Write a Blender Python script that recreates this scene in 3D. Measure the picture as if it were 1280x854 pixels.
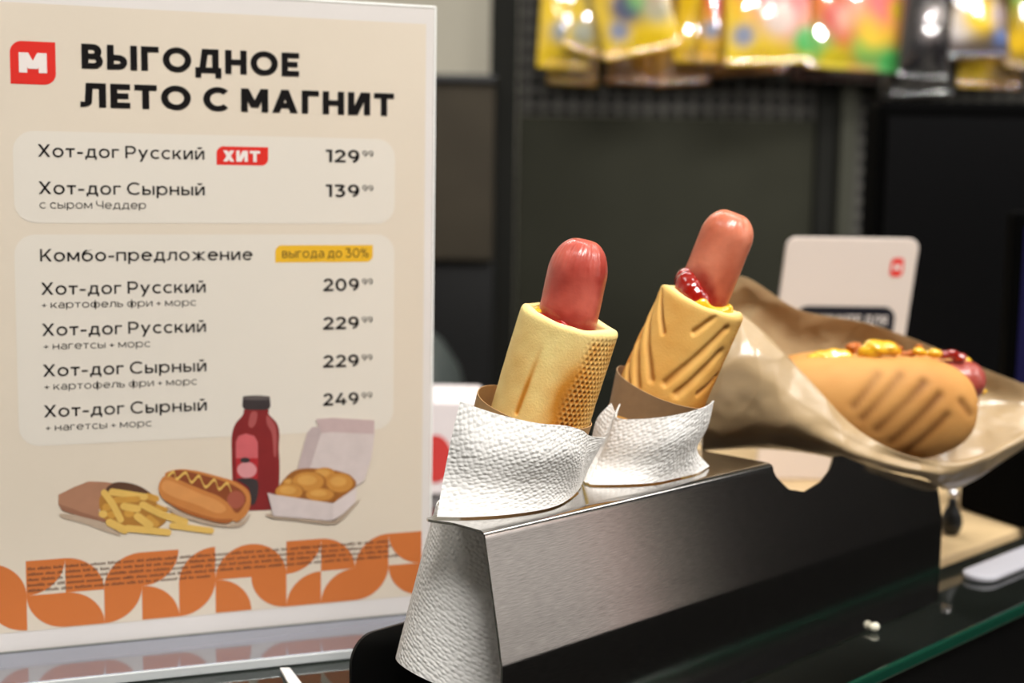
import bpy, math, random
import numpy as np
from mathutils import Vector, Matrix
random.seed(7); np.random.seed(7)
for o in list(bpy.data.objects): bpy.data.objects.remove(o)
scene = bpy.context.scene
col = scene.collection
PI = math.pi
def srgb(r, g=None, b=None):
    c = np.asarray((r, g, b) if g is not None else r, float)/255.0
    return np.where(c <= .04045, c/12.92, ((c+.055)/1.055)**2.4)
def rgba(c): return tuple(float(x) for x in srgb(c)) + (1.0,)

# ------------------------------------------------------------ camera, light, exposure
H = 0.2269                              # eye height above the glass counter (z = 0)
PITCH, ROLL, FPX = 0.12109, 0.01661, 1778.0
CF = np.array([0, math.cos(PITCH), -math.sin(PITCH)])
_u = np.array([0, math.sin(PITCH), math.cos(PITCH)]); _x = np.array([1., 0, 0])
CX = math.cos(ROLL)*_x + math.sin(ROLL)*_u
CU = -math.sin(ROLL)*_x + math.cos(ROLL)*_u
EYE = np.array([0, 0, H])
def ray(px, py): return CF + CX*(px-640)/FPX + CU*(427-py)/FPX
def at(px, py, Y):
    d = ray(px, py); return EYE + d*(Y/d[1])
def onz(px, py, z):
    d = ray(px, py); return EYE + d*((z-H)/d[2])
cam = bpy.data.cameras.new('camera'); co = bpy.data.objects.new('camera', cam); col.objects.link(co)
cam.sensor_width = 36; cam.lens = FPX*36/1280; cam.clip_start = .02; cam.clip_end = 50
co.matrix_world = Matrix(((CX[0], CU[0], -CF[0], 0), (CX[1], CU[1], -CF[1], 0), (CX[2], CU[2], -CF[2], H), (0, 0, 0, 1)))
cam.dof.use_dof = True; cam.dof.focus_distance = .553; cam.dof.aperture_fstop = 7.5
cam.dof.aperture_blades = 0
scene.camera = co
w = bpy.data.worlds.new('world'); scene.world = w; w.use_nodes = True
w.node_tree.nodes['Background'].inputs[0].default_value = (1, .95, .88, 1)
w.node_tree.nodes['Background'].inputs[1].default_value = .05
scene.view_settings.view_transform = 'Standard'; scene.view_settings.look = 'None'
scene.view_settings.exposure = 0.0; scene.view_settings.gamma = 1; scene.view_settings.use_curve_mapping = False
def area(name, loc, target, sx, sy, power, color=(1, .975, .94)):
    l = bpy.data.lights.new(name, 'AREA'); l.shape = 'RECTANGLE'; l.size = sx; l.size_y = sy; l.energy = power; l.color = color
    o = bpy.data.objects.new(name, l); col.objects.link(o); o.location = loc
    d = Vector(target)-Vector(loc); o.rotation_euler = d.to_track_quat('-Z', 'Y').to_euler(); return o
def spot(name, loc, target, power, angle=50, radius=.03, color=(1, .975, .94)):
    l = bpy.data.lights.new(name, 'SPOT'); l.energy = power; l.spot_size = math.radians(angle); l.spot_blend = .5
    l.shadow_soft_size = radius; l.color = color
    o = bpy.data.objects.new(name, l); col.objects.link(o); o.location = loc
    d = Vector(target)-Vector(loc); o.rotation_euler = d.to_track_quat('-Z', 'Y').to_euler(); return o
area('ceiling_lamp_front', (.45, -.42, 1.75), (.06, .62, .05), 1.1, .5, 54)
area('ceiling_lamp_left', (-.9, .0, 1.75), (-.15, .65, .1), .8, .3, 5)
area('ceiling_lamp_middle', (.5, 1.05, 1.75), (.4, .85, 0), 1.2, .25, 10)
area('ceiling_lamp_right', (1.5, 1.25, 1.8), (.7, .95, 0), .3, 1.3, 7)
area('fill_right_wall', (2.2, .2, 1.85), (2.8, .3, .5), .3, .9, 72)  # added lamp, brightens the wall that the steel panel mirrors
area('ceiling_lamp_back', (-.5, 2.0, 1.8), (-.4, 2.7, .5), .8, .2, 26)
spot('track_spot_right', (.75, .1, 1.7), (.12, .62, .15), 9, 40, .05)
spot('track_spot_snack', (.2, .9, 1.5), (.25, 1.9, .45), 4, 60, .03)
spot('track_spot_shelf', (.75, .9, 1.5), (.6, 1.9, .45), 4, 60, .03)
for i_, (x_, y_, z_, tx) in enumerate(((-.5, -2.3, 1.2, .12), (-.1, -2.0, 1.75, .2), (.3, -2.3, .95, .3), (.6, -1.8, 1.6, .4), (1.0, -2.3, 1.15, .5), (1.5, -2.1, 1.7, .62), (-1.0, -2.2, 1.5, .1), (1.9, -2.2, 1.0, .66))):
    spot('highlight_spot', (x_, y_, z_), (tx, 1.86, .50), 78, 13, .075)  # added spots that put highlights on the snack bags

# ------------------------------------------------------------ materials
def mat(name, color=(128, 128, 128), rough=.5, metal=0, spec=.5, noise=0, nscale=40, bump=0, bscale=200, coat=0, attr=None, sss=0, trans=0, ior=1.45, emit=None, coatr=.1, coati=1.5):
    m = bpy.data.materials.new(name); m.use_nodes = True; nt = m.node_tree; b = nt.nodes['Principled BSDF']
    b.inputs['Base Color'].default_value = rgba(color); b.inputs['Roughness'].default_value = rough
    b.inputs['Metallic'].default_value = metal; b.inputs['Specular IOR Level'].default_value = spec
    b.inputs['Coat Weight'].default_value = coat; b.inputs['Coat Roughness'].default_value = coatr; b.inputs['Coat IOR'].default_value = coati
    b.inputs['IOR'].default_value = ior; b.inputs['Transmission Weight'].default_value = trans
    if sss:
        b.inputs['Subsurface Weight'].default_value = sss; b.inputs['Subsurface Scale'].default_value = .004
        b.inputs['Subsurface Radius'].default_value = (1, .45, .25)
    src = None
    if attr:
        a = nt.nodes.new('ShaderNodeAttribute'); a.attribute_name = attr; src = a.outputs['Color']
    tc = nt.nodes.new('ShaderNodeTexCoord')
    if noise:
        n = nt.nodes.new('ShaderNodeTexNoise'); n.inputs['Scale'].default_value = nscale; n.inputs['Detail'].default_value = 5
        nt.links.new(tc.outputs['Object'], n.inputs['Vector'])
        mr = nt.nodes.new('ShaderNodeMapRange'); mr.inputs[1].default_value = .3; mr.inputs[2].default_value = .7
        mr.inputs[3].default_value = 1-noise; mr.inputs[4].default_value = 1+noise*.6
        nt.links.new(n.outputs['Fac'], mr.inputs[0])
        mx = nt.nodes.new('ShaderNodeMix'); mx.data_type = 'RGBA'; mx.blend_type = 'MULTIPLY'; mx.inputs[0].default_value = 1
        if src: nt.links.new(src, mx.inputs[6])
        else: mx.inputs[6].default_value = rgba(color)
        nt.links.new(mr.outputs[0], mx.inputs[7]); src = mx.outputs[2]
    if src: nt.links.new(src, b.inputs['Base Color'])
    if bump:
        n = nt.nodes.new('ShaderNodeTexNoise'); n.inputs['Scale'].default_value = bscale; n.inputs['Detail'].default_value = 4
        nt.links.new(tc.outputs['Object'], n.inputs['Vector'])
        bp = nt.nodes.new('ShaderNodeBump'); bp.inputs['Strength'].default_value = bump; bp.inputs['Distance'].default_value = .001
        nt.links.new(n.outputs['Fac'], bp.inputs['Height']); nt.links.new(bp.outputs['Normal'], b.inputs['Normal'])
    if emit:
        b.inputs['Emission Color'].default_value = rgba(emit[0]); b.inputs['Emission Strength'].default_value = emit[1]
    return m
def mat_sheet(name, tint=(1, 1, 1), refl=1.0, rough=.02, clear=1.0):
    """thin clear sheet: lets light straight through, mirrors by fresnel"""
    m = bpy.data.materials.new(name); m.use_nodes = True; nt = m.node_tree; nt.nodes.clear()
    out = nt.nodes.new('ShaderNodeOutputMaterial'); mx = nt.nodes.new('ShaderNodeMixShader')
    t = nt.nodes.new('ShaderNodeBsdfTransparent'); t.inputs[0].default_value = (*tint, 1)
    g = nt.nodes.new('ShaderNodeBsdfGlossy'); g.inputs['Roughness'].default_value = rough; g.inputs[0].default_value = (refl, refl, refl, 1)
    f = nt.nodes.new('ShaderNodeFresnel'); gm = nt.nodes.new('ShaderNodeNewGeometry'); mr = nt.nodes.new('ShaderNodeMapRange')
    mr.inputs[3].default_value = 1.5; mr.inputs[4].default_value = 1/1.5
    nt.links.new(gm.outputs['Backfacing'], mr.inputs[0]); nt.links.new(mr.outputs[0], f.inputs[0])
    nt.links.new(f.outputs[0], mx.inputs[0]); nt.links.new(t.outputs[0], mx.inputs[1]); nt.links.new(g.outputs[0], mx.inputs[2])
    nt.links.new(mx.outputs[0], out.inputs[0]); return m
def mat_napkin():
    m = mat('napkin_paper', (234, 232, 228), .95, spec=.1); nt = m.node_tree; b = nt.nodes['Principled BSDF']
    uv = nt.nodes.new('ShaderNodeUVMap')
    mp = nt.nodes.new('ShaderNodeMapping'); mp.inputs['Rotation'].default_value = (0, 0, .35); nt.links.new(uv.outputs[0], mp.inputs[0])
    nz = nt.nodes.new('ShaderNodeTexNoise'); nz.inputs['Scale'].default_value = 330; nt.links.new(uv.outputs[0], nz.inputs['Vector'])
    va = nt.nodes.new('ShaderNodeVectorMath'); va.operation = 'MULTIPLY_ADD'; va.inputs[1].default_value = (.0030, .0030, 0)
    nt.links.new(nz.outputs['Color'], va.inputs[0]); nt.links.new(mp.outputs[0], va.inputs[2])
    sp = nt.nodes.new('ShaderNodeSeparateXYZ'); nt.links.new(va.outputs[0], sp.inputs[0])
    def mth(op, a, bb):
        n = nt.nodes.new('ShaderNodeMath'); n.operation = op
        for i, v in enumerate((a, bb)):
            if v is None: continue
            if isinstance(v, (int, float)): n.inputs[i].default_value = v
            else: nt.links.new(v, n.inputs[i])
        return n.outputs[0]
    vo = nt.nodes.new('ShaderNodeTexVoronoi'); vo.feature = 'SMOOTH_F1'; vo.inputs['Scale'].default_value = 1; vo.inputs['Randomness'].default_value = .55; vo.inputs['Smoothness'].default_value = .5
    m2 = nt.nodes.new('ShaderNodeMapping'); m2.inputs['Scale'].default_value = (460, 640, 1); nt.links.new(mp.outputs[0], m2.inputs[0]); nt.links.new(m2.outputs[0], vo.inputs['Vector'])
    h = mth('ADD', mth('MULTIPLY', vo.outputs['Distance'], -1.6), mth('MULTIPLY', nz.outputs['Fac'], .5))
    bp = nt.nodes.new('ShaderNodeBump'); bp.inputs['Strength'].default_value = .7; bp.inputs['Distance'].default_value = .0006
    nt.links.new(h, bp.inputs['Height']); nt.links.new(bp.outputs['Normal'], b.inputs['Normal']); return m
def mat_steel(name, color, rough):
    m = mat(name, color, rough=rough, metal=1); nt = m.node_tree; b = nt.nodes['Principled BSDF']
    uv = nt.nodes.new('ShaderNodeUVMap'); mp = nt.nodes.new('ShaderNodeMapping'); mp.inputs['Scale'].default_value = (170, 3000, 1)
    nt.links.new(uv.outputs[0], mp.inputs[0])
    n = nt.nodes.new('ShaderNodeTexNoise'); n.inputs['Scale'].default_value = 1; n.inputs['Detail'].default_value = 3; nt.links.new(mp.outputs[0], n.inputs['Vector'])
    bp = nt.nodes.new('ShaderNodeBump'); bp.inputs['Strength'].default_value = .22; bp.inputs['Distance'].default_value = .00005
    nt.links.new(n.outputs['Fac'], bp.inputs['Height']); nt.links.new(bp.outputs['Normal'], b.inputs['Normal'])
    mr = nt.nodes.new('ShaderNodeMapRange'); mr.inputs[3].default_value = .45; mr.inputs[4].default_value = 1.4; nt.links.new(n.outputs['Fac'], mr.inputs[0])
    mx = nt.nodes.new('ShaderNodeMix'); mx.data_type = 'RGBA'; mx.blend_type = 'MULTIPLY'; mx.inputs[0].default_value = 1; mx.inputs[6].default_value = rgba(color)
    nt.links.new(mr.outputs[0], mx.inputs[7]); nt.links.new(mx.outputs[2], b.inputs['Base Color']); return m
def crumple(m):
    nt = m.node_tree; b = nt.nodes['Principled BSDF']; tc = nt.nodes.new('ShaderNodeTexCoord')
    nz = nt.nodes.new('ShaderNodeTexNoise'); nz.inputs['Scale'].default_value = 30; nt.links.new(tc.outputs['Object'], nz.inputs['Vector'])
    va = nt.nodes.new('ShaderNodeVectorMath'); va.operation = 'MULTIPLY_ADD'; va.inputs[1].default_value = (.03, .03, .03)
    nt.links.new(nz.outputs['Color'], va.inputs[0]); nt.links.new(tc.outputs['Object'], va.inputs[2])
    vo = nt.nodes.new('ShaderNodeTexVoronoi'); vo.feature = 'SMOOTH_F1'; vo.inputs['Scale'].default_value = 34; vo.inputs['Smoothness'].default_value = .25
    nt.links.new(va.outputs[0], vo.inputs['Vector'])
    bp = nt.nodes.new('ShaderNodeBump'); bp.inputs['Strength'].default_value = .8; bp.inputs['Distance'].default_value = .006
    nt.links.new(vo.outputs['Distance'], bp.inputs['Height']); nt.links.new(bp.outputs['Normal'], b.inputs['Normal']); return m
def mat_pegboard(name, color, pitch=.021):
    m = mat(name, color, rough=.65, spec=.25); nt = m.node_tree; b = nt.nodes['Principled BSDF']
    tc = nt.nodes.new('ShaderNodeTexCoord'); sp = nt.nodes.new('ShaderNodeSeparateXYZ'); nt.links.new(tc.outputs['Object'], sp.inputs[0])
    def mth(op, a, bb=None):
        n = nt.nodes.new('ShaderNodeMath'); n.operation = op
        for i, v in enumerate((a, bb)):
            if v is None: continue
            if isinstance(v, (int, float)): n.inputs[i].default_value = v
            else: nt.links.new(v, n.inputs[i])
        return n.outputs[0]
    fx = mth('SUBTRACT', mth('FRACT', mth('DIVIDE', sp.outputs[0], pitch)), .5)
    fz = mth('SUBTRACT', mth('FRACT', mth('DIVIDE', sp.outputs[2], pitch)), .5)
    r = mth('SQRT', mth('ADD', mth('MULTIPLY', fx, fx), mth('MULTIPLY', fz, fz)))
    hole = mth('LESS_THAN', r, .34)
    mx = nt.nodes.new('ShaderNodeMix'); mx.data_type = 'RGBA'; nt.links.new(hole, mx.inputs[0]); mx.inputs[6].default_value = rgba(color); mx.inputs[7].default_value = rgba((6, 6, 6))
    nt.links.new(mx.outputs[2], b.inputs['Base Color'])
    bp = nt.nodes.new('ShaderNodeBump'); bp.inputs['Strength'].default_value = 1; bp.inputs['Distance'].default_value = .002; bp.invert = True
    sm = nt.nodes.new('ShaderNodeMapRange'); sm.inputs[1].default_value = .2; sm.inputs[2].default_value = .42; sm.inputs[3].default_value = 1; sm.inputs[4].default_value = 0
    nt.links.new(r, sm.inputs[0]); nt.links.new(sm.outputs[0], bp.inputs['Height']); nt.links.new(bp.outputs['Normal'], b.inputs['Normal'])
    return m

# ------------------------------------------------------------ mesh helpers
def thing(name, label, cat, loc, group=None):
    o = bpy.data.objects.new(name, None); col.objects.link(o); o.location = tuple(map(float, loc)); o.empty_display_size = .02
    o['label'] = label; o['category'] = cat
    if group: o['group'] = group
    return o
def tag(o, label, cat, group=None):
    o['label'] = label; o['category'] = cat
    if group: o['group'] = group
    return o
def obj(name, verts, faces, m, parent=None, smooth=True, cols=None, uv=None, solid=0, bevel=0, sub=0, origin=None, label=None, melt=0):
    verts = np.asarray(verts, float)
    base = np.zeros(3)
    if parent is not None:
        q = parent
        while q is not None: base = base + np.array(q.location); q = q.parent
    loc = np.asarray(origin, float) if origin is not None else (base.copy() if parent is not None else verts.mean(0)*[1, 1, 0] + [0, 0, verts[:, 2].min()])
    me = bpy.data.meshes.new(name); me.from_pydata((verts-loc).tolist(), [], [list(map(int, f)) for f in faces])
    me.materials.append(m)
    if smooth: me.polygons.foreach_set('use_smooth', [True]*len(me.polygons))
    if cols is not None:
        a = me.attributes.new('tint', 'FLOAT_COLOR', 'POINT')
        c = np.ones((len(verts), 4)); c[:, :3] = cols; a.data.foreach_set('color', c.ravel())
    if uv is not None:
        l = me.uv_layers.new(name='UVMap'); idx = np.empty(len(me.loops), int); me.loops.foreach_get('vertex_index', idx)
        l.data.foreach_set('uv', np.asarray(uv, float)[idx].ravel())
    me.update()
    o = bpy.data.objects.new(name, me); col.objects.link(o)
    if parent is not None: o.parent = parent; o.location = tuple(loc-base)
    else: o.location = tuple(loc)
    if solid:
        s = o.modifiers.new('thickness', 'SOLIDIFY'); s.thickness = solid; s.offset = 0
        s = o.modifiers.new('crisp', 'EDGE_SPLIT'); s.split_angle = math.radians(50)
    if bevel:
        s = o.modifiers.new('bevel', 'BEVEL'); s.width = bevel; s.segments = 3; s.limit_method = 'ANGLE'; s.harden_normals = False
    if sub:
        s = o.modifiers.new('sub', 'SUBSURF'); s.levels = sub; s.render_levels = sub
    if melt:
        s = o.modifiers.new('melt', 'REMESH'); s.mode = 'VOXEL'; s.voxel_size = melt; s.use_smooth_shade = True
        s = o.modifiers.new('soften', 'SMOOTH'); s.factor = .5; s.iterations = 10
    if label: o['label'] = label
    return o
def box(x0, x1, y0, y1, z0, z1):
    v = [(x, y, z) for x in (x0, x1) for y in (y0, y1) for z in (z0, z1)]
    return v, [(0, 1, 3, 2), (4, 6, 7, 5), (0, 4, 5, 1), (2, 3, 7, 6), (0, 2, 6, 4), (1, 5, 7, 3)]
def structure(name, v, f, m):
    o = obj(name, v, f, m, smooth=False); o['kind'] = 'structure'; return o
def gridfaces(n, m, wrap=False):
    f = []
    for i in range(n-1):
        for j in range(m if wrap else m-1):
            k = (j+1) % m
            f.append((i*m+j, i*m+k, (i+1)*m+k, (i+1)*m+j))
    return f
def crom(P, n):
    """Catmull-Rom through rows of P (k,dims) -> n samples"""
    P = np.asarray(P, float); k = len(P)
    E = np.concatenate([(2*P[0]-P[1])[None], P, (2*P[-1]-P[-2])[None]])
    t = np.linspace(0, k-1-1e-9, n); i = t.astype(int); u = (t-i).reshape((-1,)+(1,)*(P.ndim-1))
    a, b, c, d = E[i], E[i+1], E[i+2], E[i+3]
    return .5*((2*b)+(-a+c)*u+(2*a-5*b+4*c-d)*u*u+(-a+3*b-3*c+d)*u**3)
def closed_crom(P, per=5):
    P = np.asarray(P, float); k = len(P); out = []
    for i in range(k):
        a, b, c, d = P[i-1], P[i], P[(i+1) % k], P[(i+2) % k]
        for u in np.linspace(0, 1, per, endpoint=False):
            out.append(.5*((2*b)+(-a+c)*u+(2*a-5*b+4*c-d)*u*u+(-a+3*b-3*c+d)*u**3))
    return np.array(out)
def patch(G, nr, nc):
    """control net (rows, cols, 3) -> dense verts, faces, uv in metres"""
    G = np.asarray(G, float)
    A = crom(G, nr)                                   # (nr, cols, 3)
    B = crom(A.transpose(1, 0, 2), nc).transpose(1, 0, 2)
    du = np.r_[0, np.cumsum(np.linalg.norm(np.diff(B[nr//2], axis=0), axis=1))]
    dv = np.r_[0, np.cumsum(np.linalg.norm(np.diff(B[:, nc//2], axis=0), axis=1))]
    uv = np.stack(np.meshgrid(du, dv), -1).reshape(-1, 2)
    return B.reshape(-1, 3), gridfaces(nr, nc), uv
def vnoise(p, scale, seed=0):
    """smooth pseudo noise in -1..1 from summed sines, p (n,3)"""
    rs = np.random.RandomState(seed); o = 0
    for k in range(9):
        d = rs.normal(size=3); d /= np.linalg.norm(d)
        o = o + np.sin((p@d)*scale*rs.uniform(.6, 1.8)+rs.uniform(0, 6.28))
    return o/4.5
def unit(v): v = np.asarray(v, float); return v/np.linalg.norm(v)
def loft(rings): # list of (n,3) closed rings -> verts, faces with end caps
    n = len(rings[0]); v = np.vstack(rings); f = gridfaces(len(rings), n, True)
    f.append(list(range(n))[::-1]); f.append([(len(rings)-1)*n+i for i in range(n)]); return v, f
def tube(pts, r, n=12):
    pts = np.asarray(pts, float); rings = []
    r = np.broadcast_to(r, len(pts))
    for i, q in enumerate(pts):
        d = unit(pts[min(i+1, len(pts)-1)]-pts[max(i-1, 0)])
        a = unit(np.cross(d, (0, 0, 1) if abs(d[2]) < .9 else (1, 0, 0))); b = np.cross(d, a)
        th = np.linspace(0, 2*PI, n, endpoint=False)
        rings.append(q + r[i]*(np.cos(th)[:, None]*a+np.sin(th)[:, None]*b))
    return loft(rings)
def blob(c, r, seed=0, bump=.2, n=10, m=16):
    th = np.linspace(0, PI, n); ph = np.linspace(0, 2*PI, m, endpoint=False)
    T, Pp = np.meshgrid(th, ph, indexing='ij')
    d = np.stack([np.sin(T)*np.cos(Pp), np.sin(T)*np.sin(Pp), np.cos(T)], -1).reshape(-1, 3)
    k = 1+bump*vnoise(d, 2.5, seed)
    return np.asarray(c)+d*np.asarray(r)*k[:, None], gridfaces(n, m, True)
def join(parts):
    V, F, n = [], [], 0
    for v, f in parts:
        v = np.asarray(v); V.append(v); F += [[i+n for i in q] for q in f]; n += len(v)
    return np.vstack(V), F

# holder frame: s along the holder, n out of its front, z up
BE = math.radians(45.4)
DH = np.array([math.cos(BE), math.sin(BE), 0]); NH = np.array([DH[1], -DH[0], 0]); C0 = np.array([.1604, .6692, 0])
def HW(s, n, z): return C0+DH*s+NH*n+np.array([0, 0, z])

# ------------------------------------------------------------ the room
M_wall = mat('wall_paint', (176, 170, 154), .8, noise=.05, nscale=3)
M_dark = mat('black_laminate', (14, 14, 14), .5)
structure('floor', *box(-2.3, 2.9, -2.6, 2.8, -1.1, -1.05), mat('floor_tile', (120, 116, 108), .35, noise=.15, nscale=4))
structure('ceiling', *box(-2.3, 2.9, -2.6, 2.8, 1.9, 1.95), mat('ceiling_paint', (200, 198, 190), .9, noise=.03))
structure('wall_back', *box(-2.3, 2.9, 2.7, 2.8, -1.05, 1.9), M_wall)
structure('wall_left', *box(-2.3, -2.2, -2.6, 2.7, -1.05, 1.9), mat('wall_left_paint', (196, 190, 180), .8, noise=.05, nscale=3))
structure('wall_front', *box(-2.2, 2.8, -2.6, -2.5, -1.05, 1.9), mat('wall_front_paint', (70, 66, 62), .8, noise=.1, nscale=3))
structure('wall_right', *box(2.8, 2.9, -2.6, 2.7, -1.05, 1.9), mat('wall_right_paint', (208, 203, 200), .7, noise=.05, nscale=3))
structure('reflection_strip_1', *box(2.77, 2.8, .74, .86, -1.05, 1.9), mat('grey_reflection_tone', (112, 112, 104), .7))  # unseen strip added to grey a band of the steel reflection
structure('reflection_strip_2', *box(2.785, 2.8, .66, .74, -1.05, 1.9), mat('pink_reflection_tone', (228, 200, 194), .7))  # unseen strip added for the pink band mirrored in the steel
t = thing('low_reflection_block', 'low black block out of view, added to darken the reflection in the steel holder', 'cabinet', (2.6, -.4, -1.05))  # unseen block added so the lower steel panel mirrors something dark
obj('carcass', *box(2.40, 2.76, -1.9, .855, -1.04, -.30), M_dark, t, False, bevel=.005)
obj('block_top', *box(2.38, 2.76, -1.9, .855, -.299, -.27), M_dark, t, False, bevel=.004)
t = thing('tall_reflection_block', 'tall black block out of view, added to darken the far reflection in the steel holder', 'cabinet', (2.6, 1.6, -1.05))  # unseen block added to darken the right part of the steel reflection
obj('carcass', *box(2.42, 2.79, .86, 2.68, -1.04, 1.7), M_dark, t, False, bevel=.005)
for k in range(3): obj('door', *box(2.40, 2.419, .87+k*.60, 1.46+k*.60, -1.0, 1.68), M_dark, t, False, bevel=.004)

# back bar: black cabinet run under the display wall
t = thing('back_cabinet', 'brown grey cabinet against the back wall between the menu and the dark upright', 'cabinet', (-.3, 2.05, -1.05))
obj('body', *box(-.75, -.026, 1.9, 2.2, -1.05, .10), M_dark, t, False, bevel=.004)
obj('door', *box(-.745, -.028, 1.88, 1.9, .105, .335), mat('brown_grey_laminate', (54, 48, 38), .7, spec=.2, noise=.15, nscale=12), t, False, bevel=.003)
obj('top', *box(-.76, -.026, 1.87, 2.2, .337, .347), M_dark, t, False, bevel=.002)
obj('carcass', *box(-.745, -.028, 1.902, 2.2, .102, .335), M_dark, t, False)
t = thing('kettle', 'dark rounded appliance standing low behind the menu edge', 'appliance', (-.13, 1.62, -.12))
n = 28; zz = np.array([-.12, -.11, -.05, 0, .03, .045, .05]); rr = np.array([.075, .085, .083, .07, .05, .03, .004])
th = np.linspace(0, 2*PI, n, endpoint=False)
obj('body', *loft([np.stack([-.13+r_*np.cos(th), 1.62+r_*np.sin(th), np.full(n, z_)], 1) for z_, r_ in zip(zz, rr)]), mat('dark_enamel', (70, 76, 74), .3), t)
obj('lid_knob', *blob((-.13, 1.62, .056), (.014, .014, .012), 1, 0), M_dark, t)
obj('base', *box(-.3, -.03, 1.5, 1.75, -1.05, -.121), M_dark, t, False, bevel=.004)

# display wall: uprights, perforated panel, plain panel
t = thing('display_wall', 'dark perforated shop display wall with steel uprights behind the snack bags', 'display wall', (.5, 2.1, -1.05))
PY = 2.0
M_peg = mat_pegboard('perforated_steel', (66, 64, 59)); M_plain = mat('grey_green_panel', (43, 43, 35), .85, spec=.1, noise=.12, nscale=6)
M_up = mat('upright_steel', (26, 26, 23), .8, spec=.12)
obj('upright', *box(-.036, .002, PY-.03, PY+.1, -1.05, 1.5), M_up, t, False, bevel=.003)
obj('perforated_panel', *box(.003, .418, PY+.01, PY+.02, .302, 1.5), M_peg, t, False)
obj('plain_panel', *box(.003, .418, PY+.005, PY+.02, -1.05, .301), M_plain, t, False)
obj('upright', *box(.419, .445, PY-.01, PY+.1, -1.05, 1.5), M_up, t, False, bevel=.003)
obj('upright', *box(.446, .468, PY-.03, PY+.1, -1.05, 1.5), mat('light_upright', (56, 56, 48), .8, spec=.15), t, False, bevel=.003)
obj('perforated_panel', *box(.469, 1.15, PY+.01, PY+.02, -1.05, 1.5), M_peg, t, False)

# service counter with a glass top
M_glass = mat_sheet('counter_glass', (.8, .9, .84), 1.0, .015)
M_gedge = mat('green_glass_edge', (14, 56, 42), .12, spec=.8)
t = thing('glass_counter', 'long display counter with a green edged glass top carrying the food', 'counter', HW(0, -.4, -1.05))
def hbox(s0, s1, n0, n1, z0, z1):
    v = [tuple(HW(s, n, z)) for s in (s0, s1) for n in (n0, n1) for z in (z0, z1)]
    return v, [(0, 2, 3, 1), (4, 5, 7, 6), (0, 1, 5, 4), (2, 6, 7, 3), (0, 4, 6, 2), (1, 3, 7, 5)]
NF = .034
obj('glass_top', [tuple(HW(s, n, -.0004)) for s, n in ((-1.2, NF), (.75, NF), (.75, -.68), (-1.2, -.68))], [(0, 1, 2, 3)], M_glass, t, False)
obj('glass_edge', *hbox(-1.2, .75, NF-.003, NF, -.0065, -.0002), M_gedge, t, False, bevel=.0012)
obj('case_body', *hbox(-1.2, .75, -.68, NF-.012, -1.05, -.16), mat('case_black', (10, 10, 10), .6), t, False)
obj('front_pane', [tuple(HW(s, NF-.004, z)) for s, z in ((-1.2, -.16), (.75, -.16), (.75, -.007), (-1.2, -.007))], [(0, 1, 2, 3)], mat('dark_front_pane', (9, 9, 9), .25), t, False)
obj('frame', *hbox(-1.2, .75, -.68, -.67, -.16, -.001), M_dark, t, False)

# ------------------------------------------------------------ the menu in its acrylic stand
AL = math.radians(20.5); DS = np.array([math.cos(AL), math.sin(AL), 0]); NS = np.array([DS[1], -DS[0], 0])
SBR = np.array([-.03983, .69437, .005])
def SG(u, v, w): return SBR+DS*(u-212)/1000+np.array([0, 0, v/1000])+NS*w/1000
menu = thing('menu_stand', 'tall cream hot dog menu with orange pattern in a clear acrylic stand', 'menu', SG(106, -5, 0))
def sbox(u0, u1, v0, v1, w0, w1):
    v = [tuple(SG(u, v_, w_)) for u in (u0, u1) for v_ in (v0, v1) for w_ in (w0, w1)]
    return v, [(0, 1, 3, 2), (4, 6, 7, 5), (0, 4, 5, 1), (2, 3, 7, 6), (0, 2, 6, 4), (1, 5, 7, 3)]
paper = obj('poster', *sbox(0, 212, 0, 297, -.4, 0), mat('poster_white', (226, 220, 215), .55, noise=.02, nscale=20), menu, False)
M_ac = mat_sheet('clear_acrylic', (1, 1, 1), .15, .12)
M_ace = mat('acrylic_edge', (246, 246, 242), .3, spec=.5)
obj('front_sheet', [tuple(SG(u, v, 1.2)) for u, v in ((-.5, -.5), (213, -.5), (213, 298.2), (-.5, 298.2))], [(0, 1, 2, 3)], M_ac, menu, False)
obj('edge_strip', *join([sbox(212.1, 213.2, -.5, 298.4, -.3, .3), sbox(-.8, 213.2, 297.2, 298.4, -.3, .3), sbox(-.8, -.1, -.5, 298.4, -.3, .3)]), M_ace, menu, False, bevel=.0003)
obj('gap_strip', *sbox(-1, 213.2, -.75, -.05, -.5, 1.4), mat('gap_grey', (96, 98, 94), .3), menu, False)  # added strip standing in for the dark gap below the poster
# bent foot reaching forward
prof = [(-1.6, 3), (-1.6, .4)]+[(-1.6+1.3*(1-math.cos(a)), .4-1.3*math.sin(a)) for a in np.linspace(.2, PI/2, 6)]+[(42, -.9)]
pts_i = [(w_, v_) for w_, v_ in prof]
vv = [tuple(SG(u, v_, w_)) for u in np.linspace(-1, 213, 30) for w_, v_ in pts_i]
obj('foot', vv, gridfaces(30, len(pts_i)), mat('acrylic_foot', (150, 154, 166), .08, metal=.6, spec=1.0), menu, True, solid=.001)
for u_ in (10, 190): obj('foot_pad', *sbox(u_, u_+12, -5, -1.4, 4, 16), mat('pad_clear', (120, 122, 126), .3), menu, False)
obj('foot_edge', *sbox(-1, 213, -4.9, -.6, 42, 43.2), mat('polished_edge', (214, 218, 218), .15, spec=1, metal=.2), menu, False, bevel=.0008)
INK = mat('ink', (22, 19, 19), .6, spec=.12); REDI = mat('ink_red', (222, 52, 44), .6, spec=.12); WHT = mat('ink_white', (238, 228, 222), .6, spec=.12)
ORG = mat('ink_orange', (206, 118, 62), .6, spec=.12); YEL = mat('ink_yellow', (232, 182, 50), .6, spec=.12)
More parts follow.
